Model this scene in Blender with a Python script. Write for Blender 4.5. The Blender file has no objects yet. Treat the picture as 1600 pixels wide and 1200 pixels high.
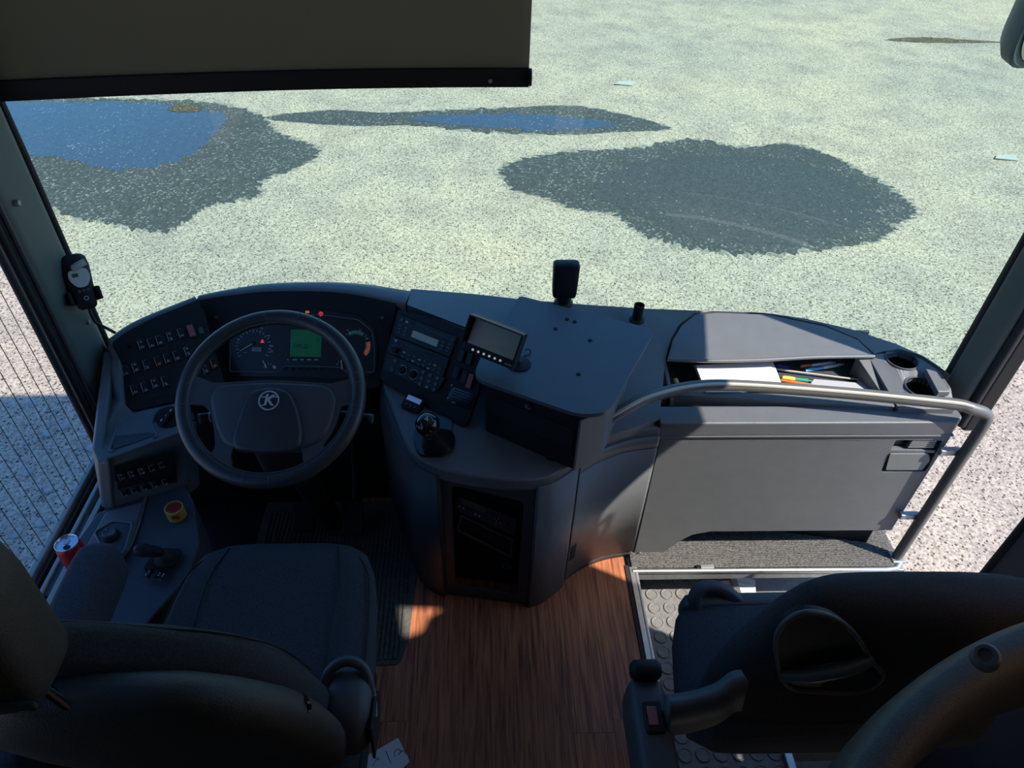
import bpy, bmesh, math, random
from mathutils import Vector as V, Matrix as Mx
random.seed(7)
S = bpy.context.scene
COL = S.collection
PI = math.pi

# ---------------------------------------------------------------- camera
F = 1108.0
YAW, PIT, ROLL = math.radians(3.5), math.radians(41.2), math.radians(2.25)
CAM = V((0, 0, 2.0))
cd = V((math.sin(YAW)*math.cos(PIT), math.cos(YAW)*math.cos(PIT), -math.sin(PIT)))
cr0 = V((math.cos(YAW), -math.sin(YAW), 0)); cu0 = cr0.cross(cd)
cr = math.cos(ROLL)*cr0 + math.sin(ROLL)*cu0
cu = math.cos(ROLL)*cu0 - math.sin(ROLL)*cr0
cam = bpy.data.cameras.new('camera'); cam.sensor_width = 36; cam.lens = 36*F/1600
cam.clip_start = 0.02; cam.clip_end = 500
co = bpy.data.objects.new('camera', cam); COL.objects.link(co)
m = Mx((cr, cu, -cd)).transposed().to_4x4(); m.translation = CAM
co.matrix_world = m
S.camera = co

# ---------------------------------------------------------------- sky, sun, exposure
SUN_AZ, SUN_EL = math.radians(118), math.radians(50)      # azimuth from straight ahead towards the door side
sun_dir = V((math.sin(SUN_AZ)*math.cos(SUN_EL), math.cos(SUN_AZ)*math.cos(SUN_EL), math.sin(SUN_EL)))
w = bpy.data.worlds.new('sky'); S.world = w; w.use_nodes = True
nt = w.node_tree; bg = nt.nodes['Background']
sk = nt.nodes.new('ShaderNodeTexSky'); sk.sky_type = 'NISHITA'; sk.sun_disc = False
sk.sun_elevation = SUN_EL; sk.sun_rotation = SUN_AZ; sk.dust_density = 1.2; sk.ozone_density = 1.5
tn = nt.nodes.new('ShaderNodeMix'); tn.data_type = 'RGBA'; tn.blend_type = 'MULTIPLY'; tn.inputs[0].default_value = 1; tn.inputs[7].default_value = (0.46, 0.87, 1.38, 1)
nt.links.new(sk.outputs[0], tn.inputs[6]); nt.links.new(tn.outputs[2], bg.inputs[0]); bg.inputs[1].default_value = 0.21
sl = bpy.data.lights.new('sun', 'SUN'); sl.energy = 7.6; sl.angle = math.radians(0.6); sl.color = (1, 0.935, 0.83)
so = bpy.data.objects.new('sun', sl); COL.objects.link(so)
so.rotation_euler = sun_dir.to_track_quat('Z', 'Y').to_euler(); so.location = (6, -3, 9)
S.view_settings.view_transform = 'Standard'; S.view_settings.look = 'None'
S.view_settings.gamma = 1; S.view_settings.use_curve_mapping = False
S.view_settings.exposure = 0.0

# ---------------------------------------------------------------- measuring helpers
def ray(px, py): return cd*F + cr*(px-800) + cu*(600-py)
def P(px, py, x=None, y=None, z=None):
    """world point seen at a photo pixel, at a known height (z), depth (y) or side position (x)"""
    v = ray(px, py)
    t = (z-CAM.z)/v.z if z is not None else y/v.y if y is not None else x/v.x
    return CAM + v*t
class PL:
    """a plane with its own u (right), v (up), n (out) axes"""
    def __init__(s, a, b, c):
        s.o = V(a); s.u = (V(b)-s.o).normalized(); s.n = s.u.cross(V(c)-s.o).normalized(); s.v = s.n.cross(s.u)
    @classmethod
    def pn(cls, p, n, u=None):
        n = V(n).normalized(); u = V(u) if u else V((0, 0, 1)).cross(n)
        u = (u - n*u.dot(n)).normalized(); return cls(p, V(p)+u, V(p)+n.cross(u))
    def hit(s, px, py, off=0):
        r = ray(px, py); o = s.o+s.n*off
        return CAM + r*((o-CAM).dot(s.n)/r.dot(s.n))
    def uv(s, px, py):
        q = s.hit(px, py)-s.o; return (q.dot(s.u), q.dot(s.v))
    def w(s, u, v, n=0): return s.o+s.u*u+s.v*v+s.n*n
    def M(s, u=0, v=0, n=0, rot=0):
        m = Mx((s.u, s.v, s.n)).transposed().to_4x4(); m.translation = s.w(u, v, n)
        return m @ Mx.Rotation(rot, 4, 'Z')
    def at(s, px, py, n=0, rot=0):
        u, v = s.uv(px, py); return s.M(u, v, n, rot)

# ---------------------------------------------------------------- materials
MAT = {}
def mat(name, col, rough=0.5, metal=0.0, var=0.0, vscale=40, bump=0.0, bscale=300, spec=0.5, emit=None, estr=1.0, detail=4, stretch=None, coat=0):
    if name in MAT: return MAT[name]
    mt = bpy.data.materials.new(name); mt.use_nodes = True; nt = mt.node_tree; b = nt.nodes['Principled BSDF']
    c = (*col, 1)
    b.inputs['Base Color'].default_value = c; b.inputs['Roughness'].default_value = rough
    b.inputs['Metallic'].default_value = metal; b.inputs['Specular IOR Level'].default_value = spec
    if coat: b.inputs['Coat Weight'].default_value = coat
    if emit: b.inputs['Emission Color'].default_value = (*emit, 1); b.inputs['Emission Strength'].default_value = estr
    if var or bump:
        g = nt.nodes.new('ShaderNodeNewGeometry'); mp = nt.nodes.new('ShaderNodeMapping')
        nt.links.new(g.outputs['Position'], mp.inputs[0])
        if stretch: mp.inputs['Scale'].default_value = stretch
    if var:
        n = nt.nodes.new('ShaderNodeTexNoise'); n.inputs['Scale'].default_value = vscale; n.inputs['Detail'].default_value = detail
        nt.links.new(mp.outputs[0], n.inputs[0])
        mr = nt.nodes.new('ShaderNodeMapRange'); mr.inputs[1].default_value = 0.25; mr.inputs[2].default_value = 0.75
        mr.inputs[3].default_value = 1-var; mr.inputs[4].default_value = 1+var
        nt.links.new(n.outputs[0], mr.inputs[0])
        mu = nt.nodes.new('ShaderNodeVectorMath'); mu.operation = 'SCALE'; mu.inputs[0].default_value = col
        nt.links.new(mr.outputs[0], mu.inputs['Scale']); nt.links.new(mu.outputs[0], b.inputs['Base Color'])
    if bump:
        n2 = nt.nodes.new('ShaderNodeTexNoise'); n2.inputs['Scale'].default_value = bscale; n2.inputs['Detail'].default_value = 3
        nt.links.new(mp.outputs[0], n2.inputs[0])
        bp = nt.nodes.new('ShaderNodeBump'); bp.inputs['Strength'].default_value = bump; bp.inputs['Distance'].default_value = 0.002
        nt.links.new(n2.outputs[0], bp.inputs['Height']); nt.links.new(bp.outputs[0], b.inputs['Normal'])
    MAT[name] = mt; return mt
def glass(name, tint, refl=1.0, ior=1.45):
    mt = bpy.data.materials.new(name); mt.use_nodes = True; nt = mt.node_tree; nt.nodes.remove(nt.nodes['Principled BSDF'])
    out = nt.nodes['Material Output']; tr = nt.nodes.new('ShaderNodeBsdfTransparent'); tr.inputs[0].default_value = (*tint, 1)
    gl = nt.nodes.new('ShaderNodeBsdfGlossy'); gl.inputs['Roughness'].default_value = 0.0; gl.inputs[0].default_value = (refl, refl, refl, 1)
    fr = nt.nodes.new('ShaderNodeFresnel')
    ge = nt.nodes.new('ShaderNodeNewGeometry'); mr = nt.nodes.new('ShaderNodeMapRange')       # a single sheet: same reflectance from both faces
    mr.inputs[3].default_value = ior; mr.inputs[4].default_value = 1/ior
    nt.links.new(ge.outputs['Backfacing'], mr.inputs[0]); nt.links.new(mr.outputs[0], fr.inputs[0])
    mx = nt.nodes.new('ShaderNodeMixShader')
    nt.links.new(fr.outputs[0], mx.inputs[0]); nt.links.new(tr.outputs[0], mx.inputs[1]); nt.links.new(gl.outputs[0], mx.inputs[2])
    nt.links.new(mx.outputs[0], out.inputs[0]); return mt

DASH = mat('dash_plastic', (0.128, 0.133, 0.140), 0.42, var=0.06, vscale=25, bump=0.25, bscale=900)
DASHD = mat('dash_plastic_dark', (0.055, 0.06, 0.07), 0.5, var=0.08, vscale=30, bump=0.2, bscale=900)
BLACK = mat('black_plastic', (0.012, 0.012, 0.014), 0.55, bump=0.1, bscale=700, spec=0.3)
GLOSS = mat('black_gloss', (0.01, 0.01, 0.012), 0.12)
RUBBER = mat('rubber', (0.018, 0.018, 0.02), 0.7)
ALU = mat('aluminium', (0.55, 0.55, 0.54), 0.38, metal=0.9, var=0.12, vscale=60)
ALUD = mat('aluminium_dull', (0.32, 0.33, 0.33), 0.5, metal=0.6, var=0.15, vscale=50)
CHROME = mat('chrome', (0.75, 0.76, 0.78), 0.12, metal=1)
FABRIC = mat('seat_fabric', (0.055, 0.060, 0.070), 0.95, var=0.35, vscale=350, bump=0.5, bscale=600, spec=0.15)
FABRICS = mat('seat_fabric_side', (0.045, 0.046, 0.050), 0.95, var=0.3, vscale=300, bump=0.5, bscale=500, spec=0.15)
LEATHER = mat('shell_vinyl', (0.032, 0.034, 0.032), 0.55, var=0.15, vscale=40, bump=0.5, bscale=420)
WHEELM = mat('wheel_leather', (0.034, 0.038, 0.044), 0.36, bump=0.25, bscale=500)
PILLAR = mat('pillar_paint', (0.10, 0.125, 0.115), 0.55, var=0.06, vscale=20, bump=0.2, bscale=700)
TABLEM = mat('table_laminate', (0.095, 0.105, 0.12), 0.42, var=0.05, vscale=12)
WHITE = mat('print_white', (0.6, 0.62, 0.64), 0.6)
WDIM = mat('print_grey', (0.5, 0.51, 0.53), 0.6)
PAPER = mat('paper', (0.82, 0.82, 0.84), 0.8, var=0.03, vscale=30)
RED = mat('red_plastic', (0.30, 0.015, 0.012), 0.4)
YEL = mat('yellow_plastic', (0.42, 0.28, 0.04), 0.45)
PINK = mat('red_switch', (0.35, 0.10, 0.11), 0.45)
INK = mat('ink', (0.02, 0.02, 0.05), 0.7)

# ---------------------------------------------------------------- object helpers
WM = {}
def link(o): COL.objects.link(o); return o
def setp(o, label=None, cat=None, group=None, kind=None):
    if label: o['label'] = label
    if cat: o['category'] = cat
    if group: o['group'] = group
    if kind: o['kind'] = kind
    return o
def thing(name, label, cat, loc, group=None):
    o = link(bpy.data.objects.new(name, None)); o.location = V(loc); o.empty_display_size = 0.05
    WM[o] = Mx.Translation(V(loc)); return setp(o, label, cat, group)
def place(name, me, parent=None, M=None, bevel=0, seg=2, sub=0):
    o = link(bpy.data.objects.new(name, me)); M = M.copy() if M is not None else Mx.Identity(4)
    if parent is not None:
        o.parent = parent; o.matrix_parent_inverse = WM[parent].inverted()
    o.matrix_basis = M; WM[o] = M
    if bevel:
        b = o.modifiers.new('bevel', 'BEVEL'); b.width = bevel; b.segments = seg; b.limit_method = 'ANGLE'; b.angle_limit = math.radians(35); b.harden_normals = True
    if sub:
        s = o.modifiers.new('subdivision', 'SUBSURF'); s.levels = sub; s.render_levels = sub
    return o
def mesh_of(bm, material, smooth=True, ang=40, center=True):
    bmesh.ops.recalc_face_normals(bm, faces=bm.faces)
    me = bpy.data.meshes.new('m'); c = V((0, 0, 0))
    if center and len(bm.verts):
        xs = [v.co for v in bm.verts]
        c = V([(min(q[i] for q in xs)+max(q[i] for q in xs))/2 for i in range(3)])
        bmesh.ops.translate(bm, verts=bm.verts, vec=-c)
    bm.to_mesh(me); bm.free()
    for p in me.polygons: p.use_smooth = smooth
    if smooth: me.set_sharp_from_angle(angle=math.radians(ang))
    if isinstance(material, (list, tuple)):
        for q in material: me.materials.append(q)
    else: me.materials.append(material)
    return me, c
def obj(name, bm, material, parent=None, bevel=0, seg=2, sub=0, M=None, smooth=True, ang=40):
    """bmesh in world space (or in M's space) -> one mesh object"""
    me, c = mesh_of(bm, material, smooth, ang)
    me.name = name
    T = Mx.Translation(c)
    return place(name, me, parent, (M @ T) if M is not None else T, bevel, seg, sub)
def bm_box(bm, sx, sy, sz, M=None, z0=0):
    r = bmesh.ops.create_cube(bm, size=1)['verts']
    bmesh.ops.scale(bm, vec=(sx, sy, sz), verts=r); bmesh.ops.translate(bm, vec=(0, 0, z0+sz/2), verts=r)
    if M is not None: bmesh.ops.transform(bm, matrix=M, verts=r)
    return r
def box(name, M, sx, sy, sz, material, parent=None, bevel=0.002, seg=2, z0=0):
    bm = bmesh.new(); bm_box(bm, sx, sy, sz, None, z0)
    return obj(name, bm, material, parent, bevel, seg, M=M)
def wbox(name, a, b, material, parent=None, bevel=0.003, seg=2):
    a, b = V(a), V(b); bm = bmesh.new(); bm_box(bm, abs(b.x-a.x), abs(b.y-a.y), abs(b.z-a.z), Mx.Translation(((a.x+b.x)/2, (a.y+b.y)/2, min(a.z, b.z))))
    return obj(name, bm, material, parent, bevel, seg)
def loopfill(bm, outer, holes=()):
    es = []
    for lp in [outer]+list(holes):
        vs = [bm.verts.new(V(p)) for p in lp]
        es += [bm.edges.new((vs[i], vs[(i+1) % len(vs)])) for i in range(len(vs))]
    bmesh.ops.triangle_fill(bm, edges=es, use_beauty=True, use_dissolve=False)
    return bm
def bm_plate(outer, holes, vec):
    """flat piece with an outline (and holes) given as 3-D points, extruded by vec"""
    bm = bmesh.new(); loopfill(bm, outer, holes)
    r = bmesh.ops.extrude_face_region(bm, geom=bm.faces[:])
    bmesh.ops.translate(bm, vec=V(vec), verts=[g for g in r['geom'] if isinstance(g, bmesh.types.BMVert)])
    return bm
def plate(name, outer, vec, material, parent=None, holes=(), bevel=0.003, seg=2, M=None, ang=30):
    return obj(name, bm_plate(outer, holes, vec), material, parent, bevel, seg, M=M, ang=ang)
def rnd(pts, r, n=4):
    """round the corners of a polygon (2-D or 3-D points)"""
    out = []; N = len(pts); pts = [V(p) for p in pts]
    rr = r if isinstance(r, (list, tuple)) else [r]*N
    for i in range(N):
        a, b, c = pts[i-1], pts[i], pts[(i+1) % N]
        if rr[i] <= 0: out.append(b); continue
        d1 = (a-b); d2 = (c-b); k = min(rr[i], d1.length*.45, d2.length*.45)
        p0 = b+d1.normalized()*k; p1 = b+d2.normalized()*k
        for j in range(n+1):
            t = j/n; out.append(p0*(1-t)**2+b*2*t*(1-t)+p1*t*t)
    return out
def rect(w, h, r=0, cx=0, cy=0, n=3):
    p = [(cx-w/2, cy-h/2, 0), (cx+w/2, cy-h/2, 0), (cx+w/2, cy+h/2, 0), (cx-w/2, cy+h/2, 0)]
    return rnd(p, r, n) if r else [V(q) for q in p]
def circ(r, n=24, cx=0, cy=0, ry=None, z=0): return [V((cx+r*math.cos(2*PI*i/n), cy+(ry or r)*math.sin(2*PI*i/n), z)) for i in range(n)]
def spline(pts, n=8, closed=False):
    pts = [V(p) for p in pts]; out = []; N = len(pts)
    for i in range(N if closed else N-1):
        if closed: p0, p1, p2, p3 = pts[i-1], pts[i], pts[(i+1) % N], pts[(i+2) % N]
        else: p0, p1, p2, p3 = pts[max(i-1, 0)], pts[i], pts[i+1], pts[min(i+2, N-1)]
        for j in range(n):
            t = j/n; out.append(0.5*((2*p1)+(p2-p0)*t+(2*p0-5*p1+4*p2-p3)*t*t+(3*p1-p0-3*p2+p3)*t**3))
    if not closed: out.append(pts[-1])
    return out
def bm_sweep(bm, path, prof, up=V((0, 0, 1)), closed=False, cap=True, scale=None):
    """sweep a closed 2-D profile (side, up) along a path"""
    rings = []; N = len(path)
    for i, p in enumerate(path):
        a = path[(i-1) % N] if closed or i > 0 else path[i]; b = path[(i+1) % N] if closed or i < N-1 else path[i]
        t = (b-a).normalized(); s = t.cross(up)
        if s.length < 1e-4: s = t.cross(V((0, 1, 0)))
        s.normalize(); u = s.cross(t); k = scale(i/(N-1)) if scale else 1
        rings.append([bm.verts.new(p+s*q[0]*k+u*q[1]*k) for q in prof])
    K = len(prof)
    for i in range(N if closed else N-1):
        A, B = rings[i], rings[(i+1) % N]
        for j in range(K): bm.faces.new((A[j], A[(j+1) % K], B[(j+1) % K], B[j]))
    if cap and not closed:
        bm.faces.new(rings[0]); bm.faces.new(rings[-1][::-1])
    return bm
def tube(name, path, r, material, parent=None, n=12, closed=False, M=None, scale=None):
    path = [V(p) for p in path]; N = len(path); bm = bmesh.new(); rings = []; s = None     # rotation-minimising frames
    for i, p in enumerate(path):
        a = path[(i-1) % N] if closed or i > 0 else p; b = path[(i+1) % N] if closed or i < N-1 else p
        t = (b-a).normalized()
        if s is None: s = t.orthogonal()
        s = (s-t*s.dot(t)).normalized(); u = t.cross(s); k = r*(scale(i/(N-1)) if scale else 1)
        rings.append([bm.verts.new(p+(s*math.cos(2*PI*j/n)+u*math.sin(2*PI*j/n))*k) for j in range(n)])
    for i in range(N if closed else N-1):
        A, B = rings[i], rings[(i+1) % N]
        o_ = 0
        if closed and i == N-1: o_ = min(range(n), key=lambda q: (B[q].co-A[0].co).length)
        for j in range(n): bm.faces.new((A[j], A[(j+1) % n], B[(j+1+o_) % n], B[(j+o_) % n]))
    if not closed: bm.faces.new(rings[0]); bm.faces.new(rings[-1][::-1])
    return obj(name, bm, material, parent, M=M, ang=60)
def bm_lathe(bm, prof, n=28, M=None):
    """(radius, z) profile spun about z"""
    rings = []
    for r, z in prof:
        if r < 1e-6: rings.append([bm.verts.new((0, 0, z))])
        else: rings.append([bm.verts.new((r*math.cos(2*PI*i/n), r*math.sin(2*PI*i/n), z)) for i in range(n)])
    for A, B in zip(rings, rings[1:]):
        for j in range(n):
            f = [A[j % len(A)], A[(j+1) % len(A)], B[(j+1) % len(B)], B[j % len(B)]]
            f = list(dict.fromkeys(f))
            if len(f) > 2: bm.faces.new(f)
    if M is not None: bmesh.ops.transform(bm, matrix=M, verts=[v for R_ in rings for v in R_])
    return bm
def lathe(name, prof, material, parent=None, M=None, n=28, ang=35): return obj(name, bm_lathe(bmesh.new(), prof, n), material, parent, M=M, ang=ang)
def bm_sup(bm, secs, n=28, cap=True):
    """loft of super-ellipse sections (centre, half-axis U, half-axis W, exponent)"""
    rings = []
    for c, U, W, e in secs:
        c, U, W = V(c), V(U), V(W); rg = []
        for i in range(n):
            a = 2*PI*i/n; ca, sa = math.cos(a), math.sin(a)
            rg.append(bm.verts.new(c+U*math.copysign(abs(ca)**(2/e), ca)+W*math.copysign(abs(sa)**(2/e), sa)))
        rings.append(rg)
    for A, B in zip(rings, rings[1:]):
        for j in range(n): bm.faces.new((A[j], A[(j+1) % n], B[(j+1) % n], B[j]))
    if cap: bm.faces.new(rings[0]); bm.faces.new(rings[-1][::-1])
    return bm
def sup(name, secs, material, parent=None, n=28, M=None, sub=0): return obj(name, bm_sup(bmesh.new(), secs, n), material, parent, M=M, ang=70, sub=sub)
def text(name, body, M, size, material, parent=None, depth=0.0003, align='CENTER', bold=0):
    cu_ = bpy.data.curves.new('t', 'FONT'); cu_.body = body; cu_.size = size; cu_.extrude = depth; cu_.align_x = align; cu_.align_y = 'CENTER'
    cu_.resolution_u = 2; cu_.offset = bold
    to = link(bpy.data.objects.new('t', cu_)); bpy.context.view_layer.update()
    me = bpy.data.meshes.new_from_object(to); bpy.data.objects.remove(to); bpy.data.curves.remove(cu_)
    me.materials.clear(); me.materials.append(material)
    return place(name, me, parent, M)
def pp(plane, pts, off=0): return [plane.hit(x, y)+plane.n*off for x, y in pts]
def pz(pts): return [P(a, b, z=c) for a, b, c in pts]
def strip(name, A, B, material, parent=None, thick=0.004, bevel=0):
    """ruled surface between two equally long point rows, with thickness"""
    bm = bmesh.new(); a = [bm.verts.new(p) for p in A]; b = [bm.verts.new(p) for p in B]
    for i in range(len(a)-1): bm.faces.new((a[i], a[i+1], b[i+1], b[i]))
    o = obj(name, bm, material, parent, ang=50)
    s = o.modifiers.new('thickness', 'SOLIDIFY'); s.thickness = thick; s.offset = -1
    return o

# ================================================================ SETTING: the yard outside
GZ = -1.0
def ground_mat():
    mt = bpy.data.materials.new('gravel_asphalt'); mt.use_nodes = True; nt = mt.node_tree; b = nt.nodes['Principled BSDF']
    g = nt.nodes.new('ShaderNodeNewGeometry')
    def noise(s, d=4):
        n = nt.nodes.new('ShaderNodeTexNoise'); n.inputs['Scale'].default_value = s; n.inputs['Detail'].default_value = d
        nt.links.new(g.outputs['Position'], n.inputs[0]); return n
    def ramp(src, stops):
        r = nt.nodes.new('ShaderNodeValToRGB'); e = r.color_ramp.elements
        e[0].position, e[0].color = stops[0][0], (*stops[0][1], 1); e[1].position, e[1].color = stops[-1][0], (*stops[-1][1], 1)
        for p, c in stops[1:-1]:
            k = e.new(p); k.color = (*c, 1)
        nt.links.new(src, r.inputs[0]); return r
    def mul(a, b_):
        q = nt.nodes.new('ShaderNodeMix'); q.data_type = 'RGBA'; q.blend_type = 'MULTIPLY'; q.inputs[0].default_value = 1
        nt.links.new(a, q.inputs[6]); nt.links.new(b_, q.inputs[7]); return q.outputs[2]
    vs_ = nt.nodes.new('ShaderNodeTexVoronoi'); vs_.inputs['Scale'].default_value = 62; nt.links.new(g.outputs['Position'], vs_.inputs[0])
    sc_ = nt.nodes.new('ShaderNodeSeparateColor'); nt.links.new(vs_.outputs['Color'], sc_.inputs[0])
    th = nt.nodes.new('ShaderNodeMath'); th.operation = 'MULTIPLY_ADD'; th.inputs[1].default_value = 0.75; th.inputs[2].default_value = -0.27; nt.links.new(sc_.outputs[0], th.inputs[0])
    lt = nt.nodes.new('ShaderNodeMath'); lt.operation = 'SUBTRACT'; nt.links.new(vs_.outputs['Distance'], lt.inputs[0]); nt.links.new(th.outputs[0], lt.inputs[1])
    vo = nt.nodes.new('ShaderNodeTexVoronoi'); vo.inputs['Scale'].default_value = 75; nt.links.new(g.outputs['Position'], vo.inputs[0])
    sp = ramp(vo.outputs['Color'], [(0.0, (0.23, 0.19, 0.155)), (0.2, (0.355, 0.29, 0.235)), (0.45, (0.44, 0.355, 0.285)), (0.8, (0.565, 0.46, 0.365))])
    fine = ramp(noise(55, 5).outputs[0], [(0.34, (0.62, 0.62, 0.62)), (0.46, (1, 1, 1)), (0.7, (1.1, 1.1, 1.1))])
    mid = ramp(noise(2.2, 6).outputs[0], [(0.3, (0.80, 0.80, 0.82)), (0.55, (1, 1, 0.98)), (0.75, (1.1, 1.08, 1.0))])
    big = ramp(noise(0.35, 4).outputs[0], [(0.35, (0.86, 0.88, 0.9)), (0.65, (1.06, 1.03, 0.96))])
    speck = ramp(lt.outputs[0], [(0.0, (0.22, 0.22, 0.23)), (0.06, (1, 1, 1))])
    c = mul(mul(mul(mul(sp.outputs[0], speck.outputs[0]), fine.outputs[0]), mid.outputs[0]), big.outputs[0])
    nt.links.new(c, b.inputs['Base Color']); b.inputs['Roughness'].default_value = 0.9; b.inputs['Specular IOR Level'].default_value = 0.2
    bp = nt.nodes.new('ShaderNodeBump'); bp.inputs['Strength'].default_value = 0.6; bp.inputs['Distance'].default_value = 0.006
    nt.links.new(noise(70, 4).outputs[0], bp.inputs['Height']); nt.links.new(bp.outputs[0], b.inputs['Normal'])
    return mt
bm = bmesh.new(); bmesh.ops.create_grid(bm, x_segments=8, y_segments=8, size=45)
bmesh.ops.translate(bm, vec=(0, 20, GZ), verts=bm.verts)
setp(obj('ground', bm, ground_mat()), 'pale gravelly asphalt of the yard outside the bus', 'ground', kind='structure')

# wet patches and puddles
def wet_mat(name, col, rough, spec, grains, bump=0.3):
    """wet asphalt: dark, with pale dry stone tips standing out of it"""
    mt = bpy.data.materials.new(name); mt.use_nodes = True; nt = mt.node_tree; b = nt.nodes['Principled BSDF']
    g = nt.nodes.new('ShaderNodeNewGeometry')
    vo = nt.nodes.new('ShaderNodeTexVoronoi'); vo.inputs['Scale'].default_value = 62; nt.links.new(g.outputs['Position'], vo.inputs[0])
    no = nt.nodes.new('ShaderNodeTexNoise'); no.inputs['Scale'].default_value = 1.6; no.inputs['Detail'].default_value = 6; nt.links.new(g.outputs['Position'], no.inputs[0])
    ad = nt.nodes.new('ShaderNodeMath'); ad.operation = 'MULTIPLY_ADD'; ad.inputs[1].default_value = 0.35; ad.inputs[2].default_value = -0.17; nt.links.new(no.outputs[0], ad.inputs[0])
    su = nt.nodes.new('ShaderNodeMath'); su.operation = 'ADD'; nt.links.new(vo.outputs['Color'], su.inputs[0]); nt.links.new(ad.outputs[0], su.inputs[1])
    r = nt.nodes.new('ShaderNodeValToRGB'); e = r.color_ramp.elements
    e[0].position = 0.1; e[0].color = (*[q*0.7 for q in col], 1); e[1].position = 1.0; e[1].color = (*[min(q*5, .34) for q in col], 1)
    k = e.new(1-grains); k.color = (*[q*1.25 for q in col], 1); nt.links.new(su.outputs[0], r.inputs[0])
    nt.links.new(r.outputs[0], b.inputs['Base Color']); b.inputs['Roughness'].default_value = rough; b.inputs['Specular IOR Level'].default_value = spec
    bp = nt.nodes.new('ShaderNodeBump'); bp.inputs['Strength'].default_value = bump; bp.inputs['Distance'].default_value = 0.004
    nt.links.new(vo.outputs['Distance'], bp.inputs['Height']); nt.links.new(bp.outputs[0], b.inputs['Normal'])
    return mt
FRINGE = wet_mat('drying_asphalt', (0.20, 0.175, 0.14), 0.95, 0.0, 0.5)
DAMP = wet_mat('damp_asphalt', (0.064, 0.062, 0.055), 0.6, 0.3, 0.26)
FILM = wet_mat('wet_film', (0.066, 0.063, 0.056), 0.45, 0.25, 0.10, 0.12)
WATER = wet_mat('standing_water', (0.05, 0.055, 0.06), 0.04, 1.0, 0.12, 0.0)
WATER.node_tree.nodes['Principled BSDF'].inputs['IOR'].default_value = 1.75
RUST = wet_mat('rusty_silt', (0.085, 0.055, 0.028), 0.7, 0.3, 0.3)
def blob(pts, z, jit=0.02, n=16):
    out = []; ph = [random.uniform(0, 6) for _ in range(3)]
    q = spline([P(a, b, z=z) for a, b in pts], n, True); c = sum(q, V((0, 0, 0)))/len(q)
    for i, p in enumerate(q):
        d_ = (p-c).normalized(); k = jit*(0.8*math.sin(i*.9+ph[0])+0.6*math.sin(i*2.3+ph[1])+random.uniform(-1.1, 1.1))
        out.append(p+d_*k)
    return out
def puddle(name, label, damp, waters, jit=0.03, dm=DAMP, wm_=WATER):
    c = P(*damp[0], z=GZ); t = thing(name, label, 'puddle', (c.x, c.y, GZ))
    edge = blob(damp, GZ+0.003, jit); cc = sum(edge, V((0, 0, 0)))/len(edge)
    if dm is DAMP: plate('drying_edge', [p+(p-cc).normalized()*random.uniform(.0, .05) for p in blob(damp, GZ+0.002, jit)], (0, 0, -0.0015), FRINGE, t, bevel=0)
    plate('damp_patch', edge, (0, 0, -0.0008), dm, t, bevel=0)
    for k, wp in enumerate(waters):
        plate('water', blob(wp, GZ+0.0042, jit*1.2), (0, 0, -0.0008), wm_, t, bevel=0)
    return t
puddle('puddle', 'large oval wet patch on the asphalt ahead of the dashboard tray',
       [(785, 262), (830, 246), (900, 236), (985, 232), (1080, 218), (1160, 230), (1235, 225), (1300, 245), (1355, 272), (1400, 300), (1430, 330), (1400, 350), (1375, 372), (1290, 388), (1180, 396), (1100, 390), (1020, 372), (985, 352), (960, 334), (900, 326), (850, 308), (800, 294)],
       [[(960, 262), (1050, 245), (1200, 246), (1300, 268), (1370, 310), (1355, 350), (1280, 376), (1160, 382), (1070, 370), (1000, 335), (930, 305)]], wm_=FILM)
puddle('puddle', 'long narrow wet streak on the asphalt below the blind edge',
       [(415, 184), (520, 172), (600, 176), (700, 172), (800, 168), (890, 165), (960, 176), (1045, 200), (960, 206), (880, 210), (760, 206), (650, 196), (540, 196)],
       [[(640, 184), (760, 178), (880, 182), (960, 194), (880, 203), (740, 198)]])
puddle('puddle', 'big sky-blue puddle on the asphalt beside the left pillar',
       [(-160, 150), (60, 152), (200, 155), (330, 160), (410, 182), (430, 205), (495, 232), (470, 258), (410, 282), (400, 306), (330, 320), (290, 345), (250, 362), (180, 350), (100, 335), (0, 300), (-140, 280)],
       [[(-150, 156), (60, 158), (240, 162), (350, 180), (330, 215), (280, 250), (180, 265), (90, 245), (-20, 240), (-140, 250)]])
puddle('puddle', 'thin brownish wet crack line at the top right of the yard',
       [(1385, 62), (1440, 58), (1510, 62), (1570, 66), (1500, 67), (1430, 66)], [], 0.02, RUST)
pl = thing('dirt_patch', 'small brown silt patch in the corner of the blue puddle', 'dirt', P(290, 168, z=GZ))
plate('silt', blob([(262, 171), (285, 162), (310, 166), (312, 173), (285, 175)], GZ+0.007, 0.01), (0, 0, -0.0015), RUST, pl, bevel=0)
for q, lab in (((975, 132), 'pale litter scrap on the asphalt right of the blind'), ((1570, 248), 'cream litter scrap on the asphalt near the right pillar'), ((345, 0), None)):
    if not lab: continue
    c = P(*q, z=GZ); bm = bm_plate([c+V((-.13, -.03, .02)), c+V((.1, -.06, .012)), c+V((.14, .05, .03)), c+V((-.05, .07, .012))], [], (0, 0, -0.008))
    setp(obj('litter_scrap', bm, mat('dirty_paper', (.42, .41, .36), .9)), lab, 'litter')
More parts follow.
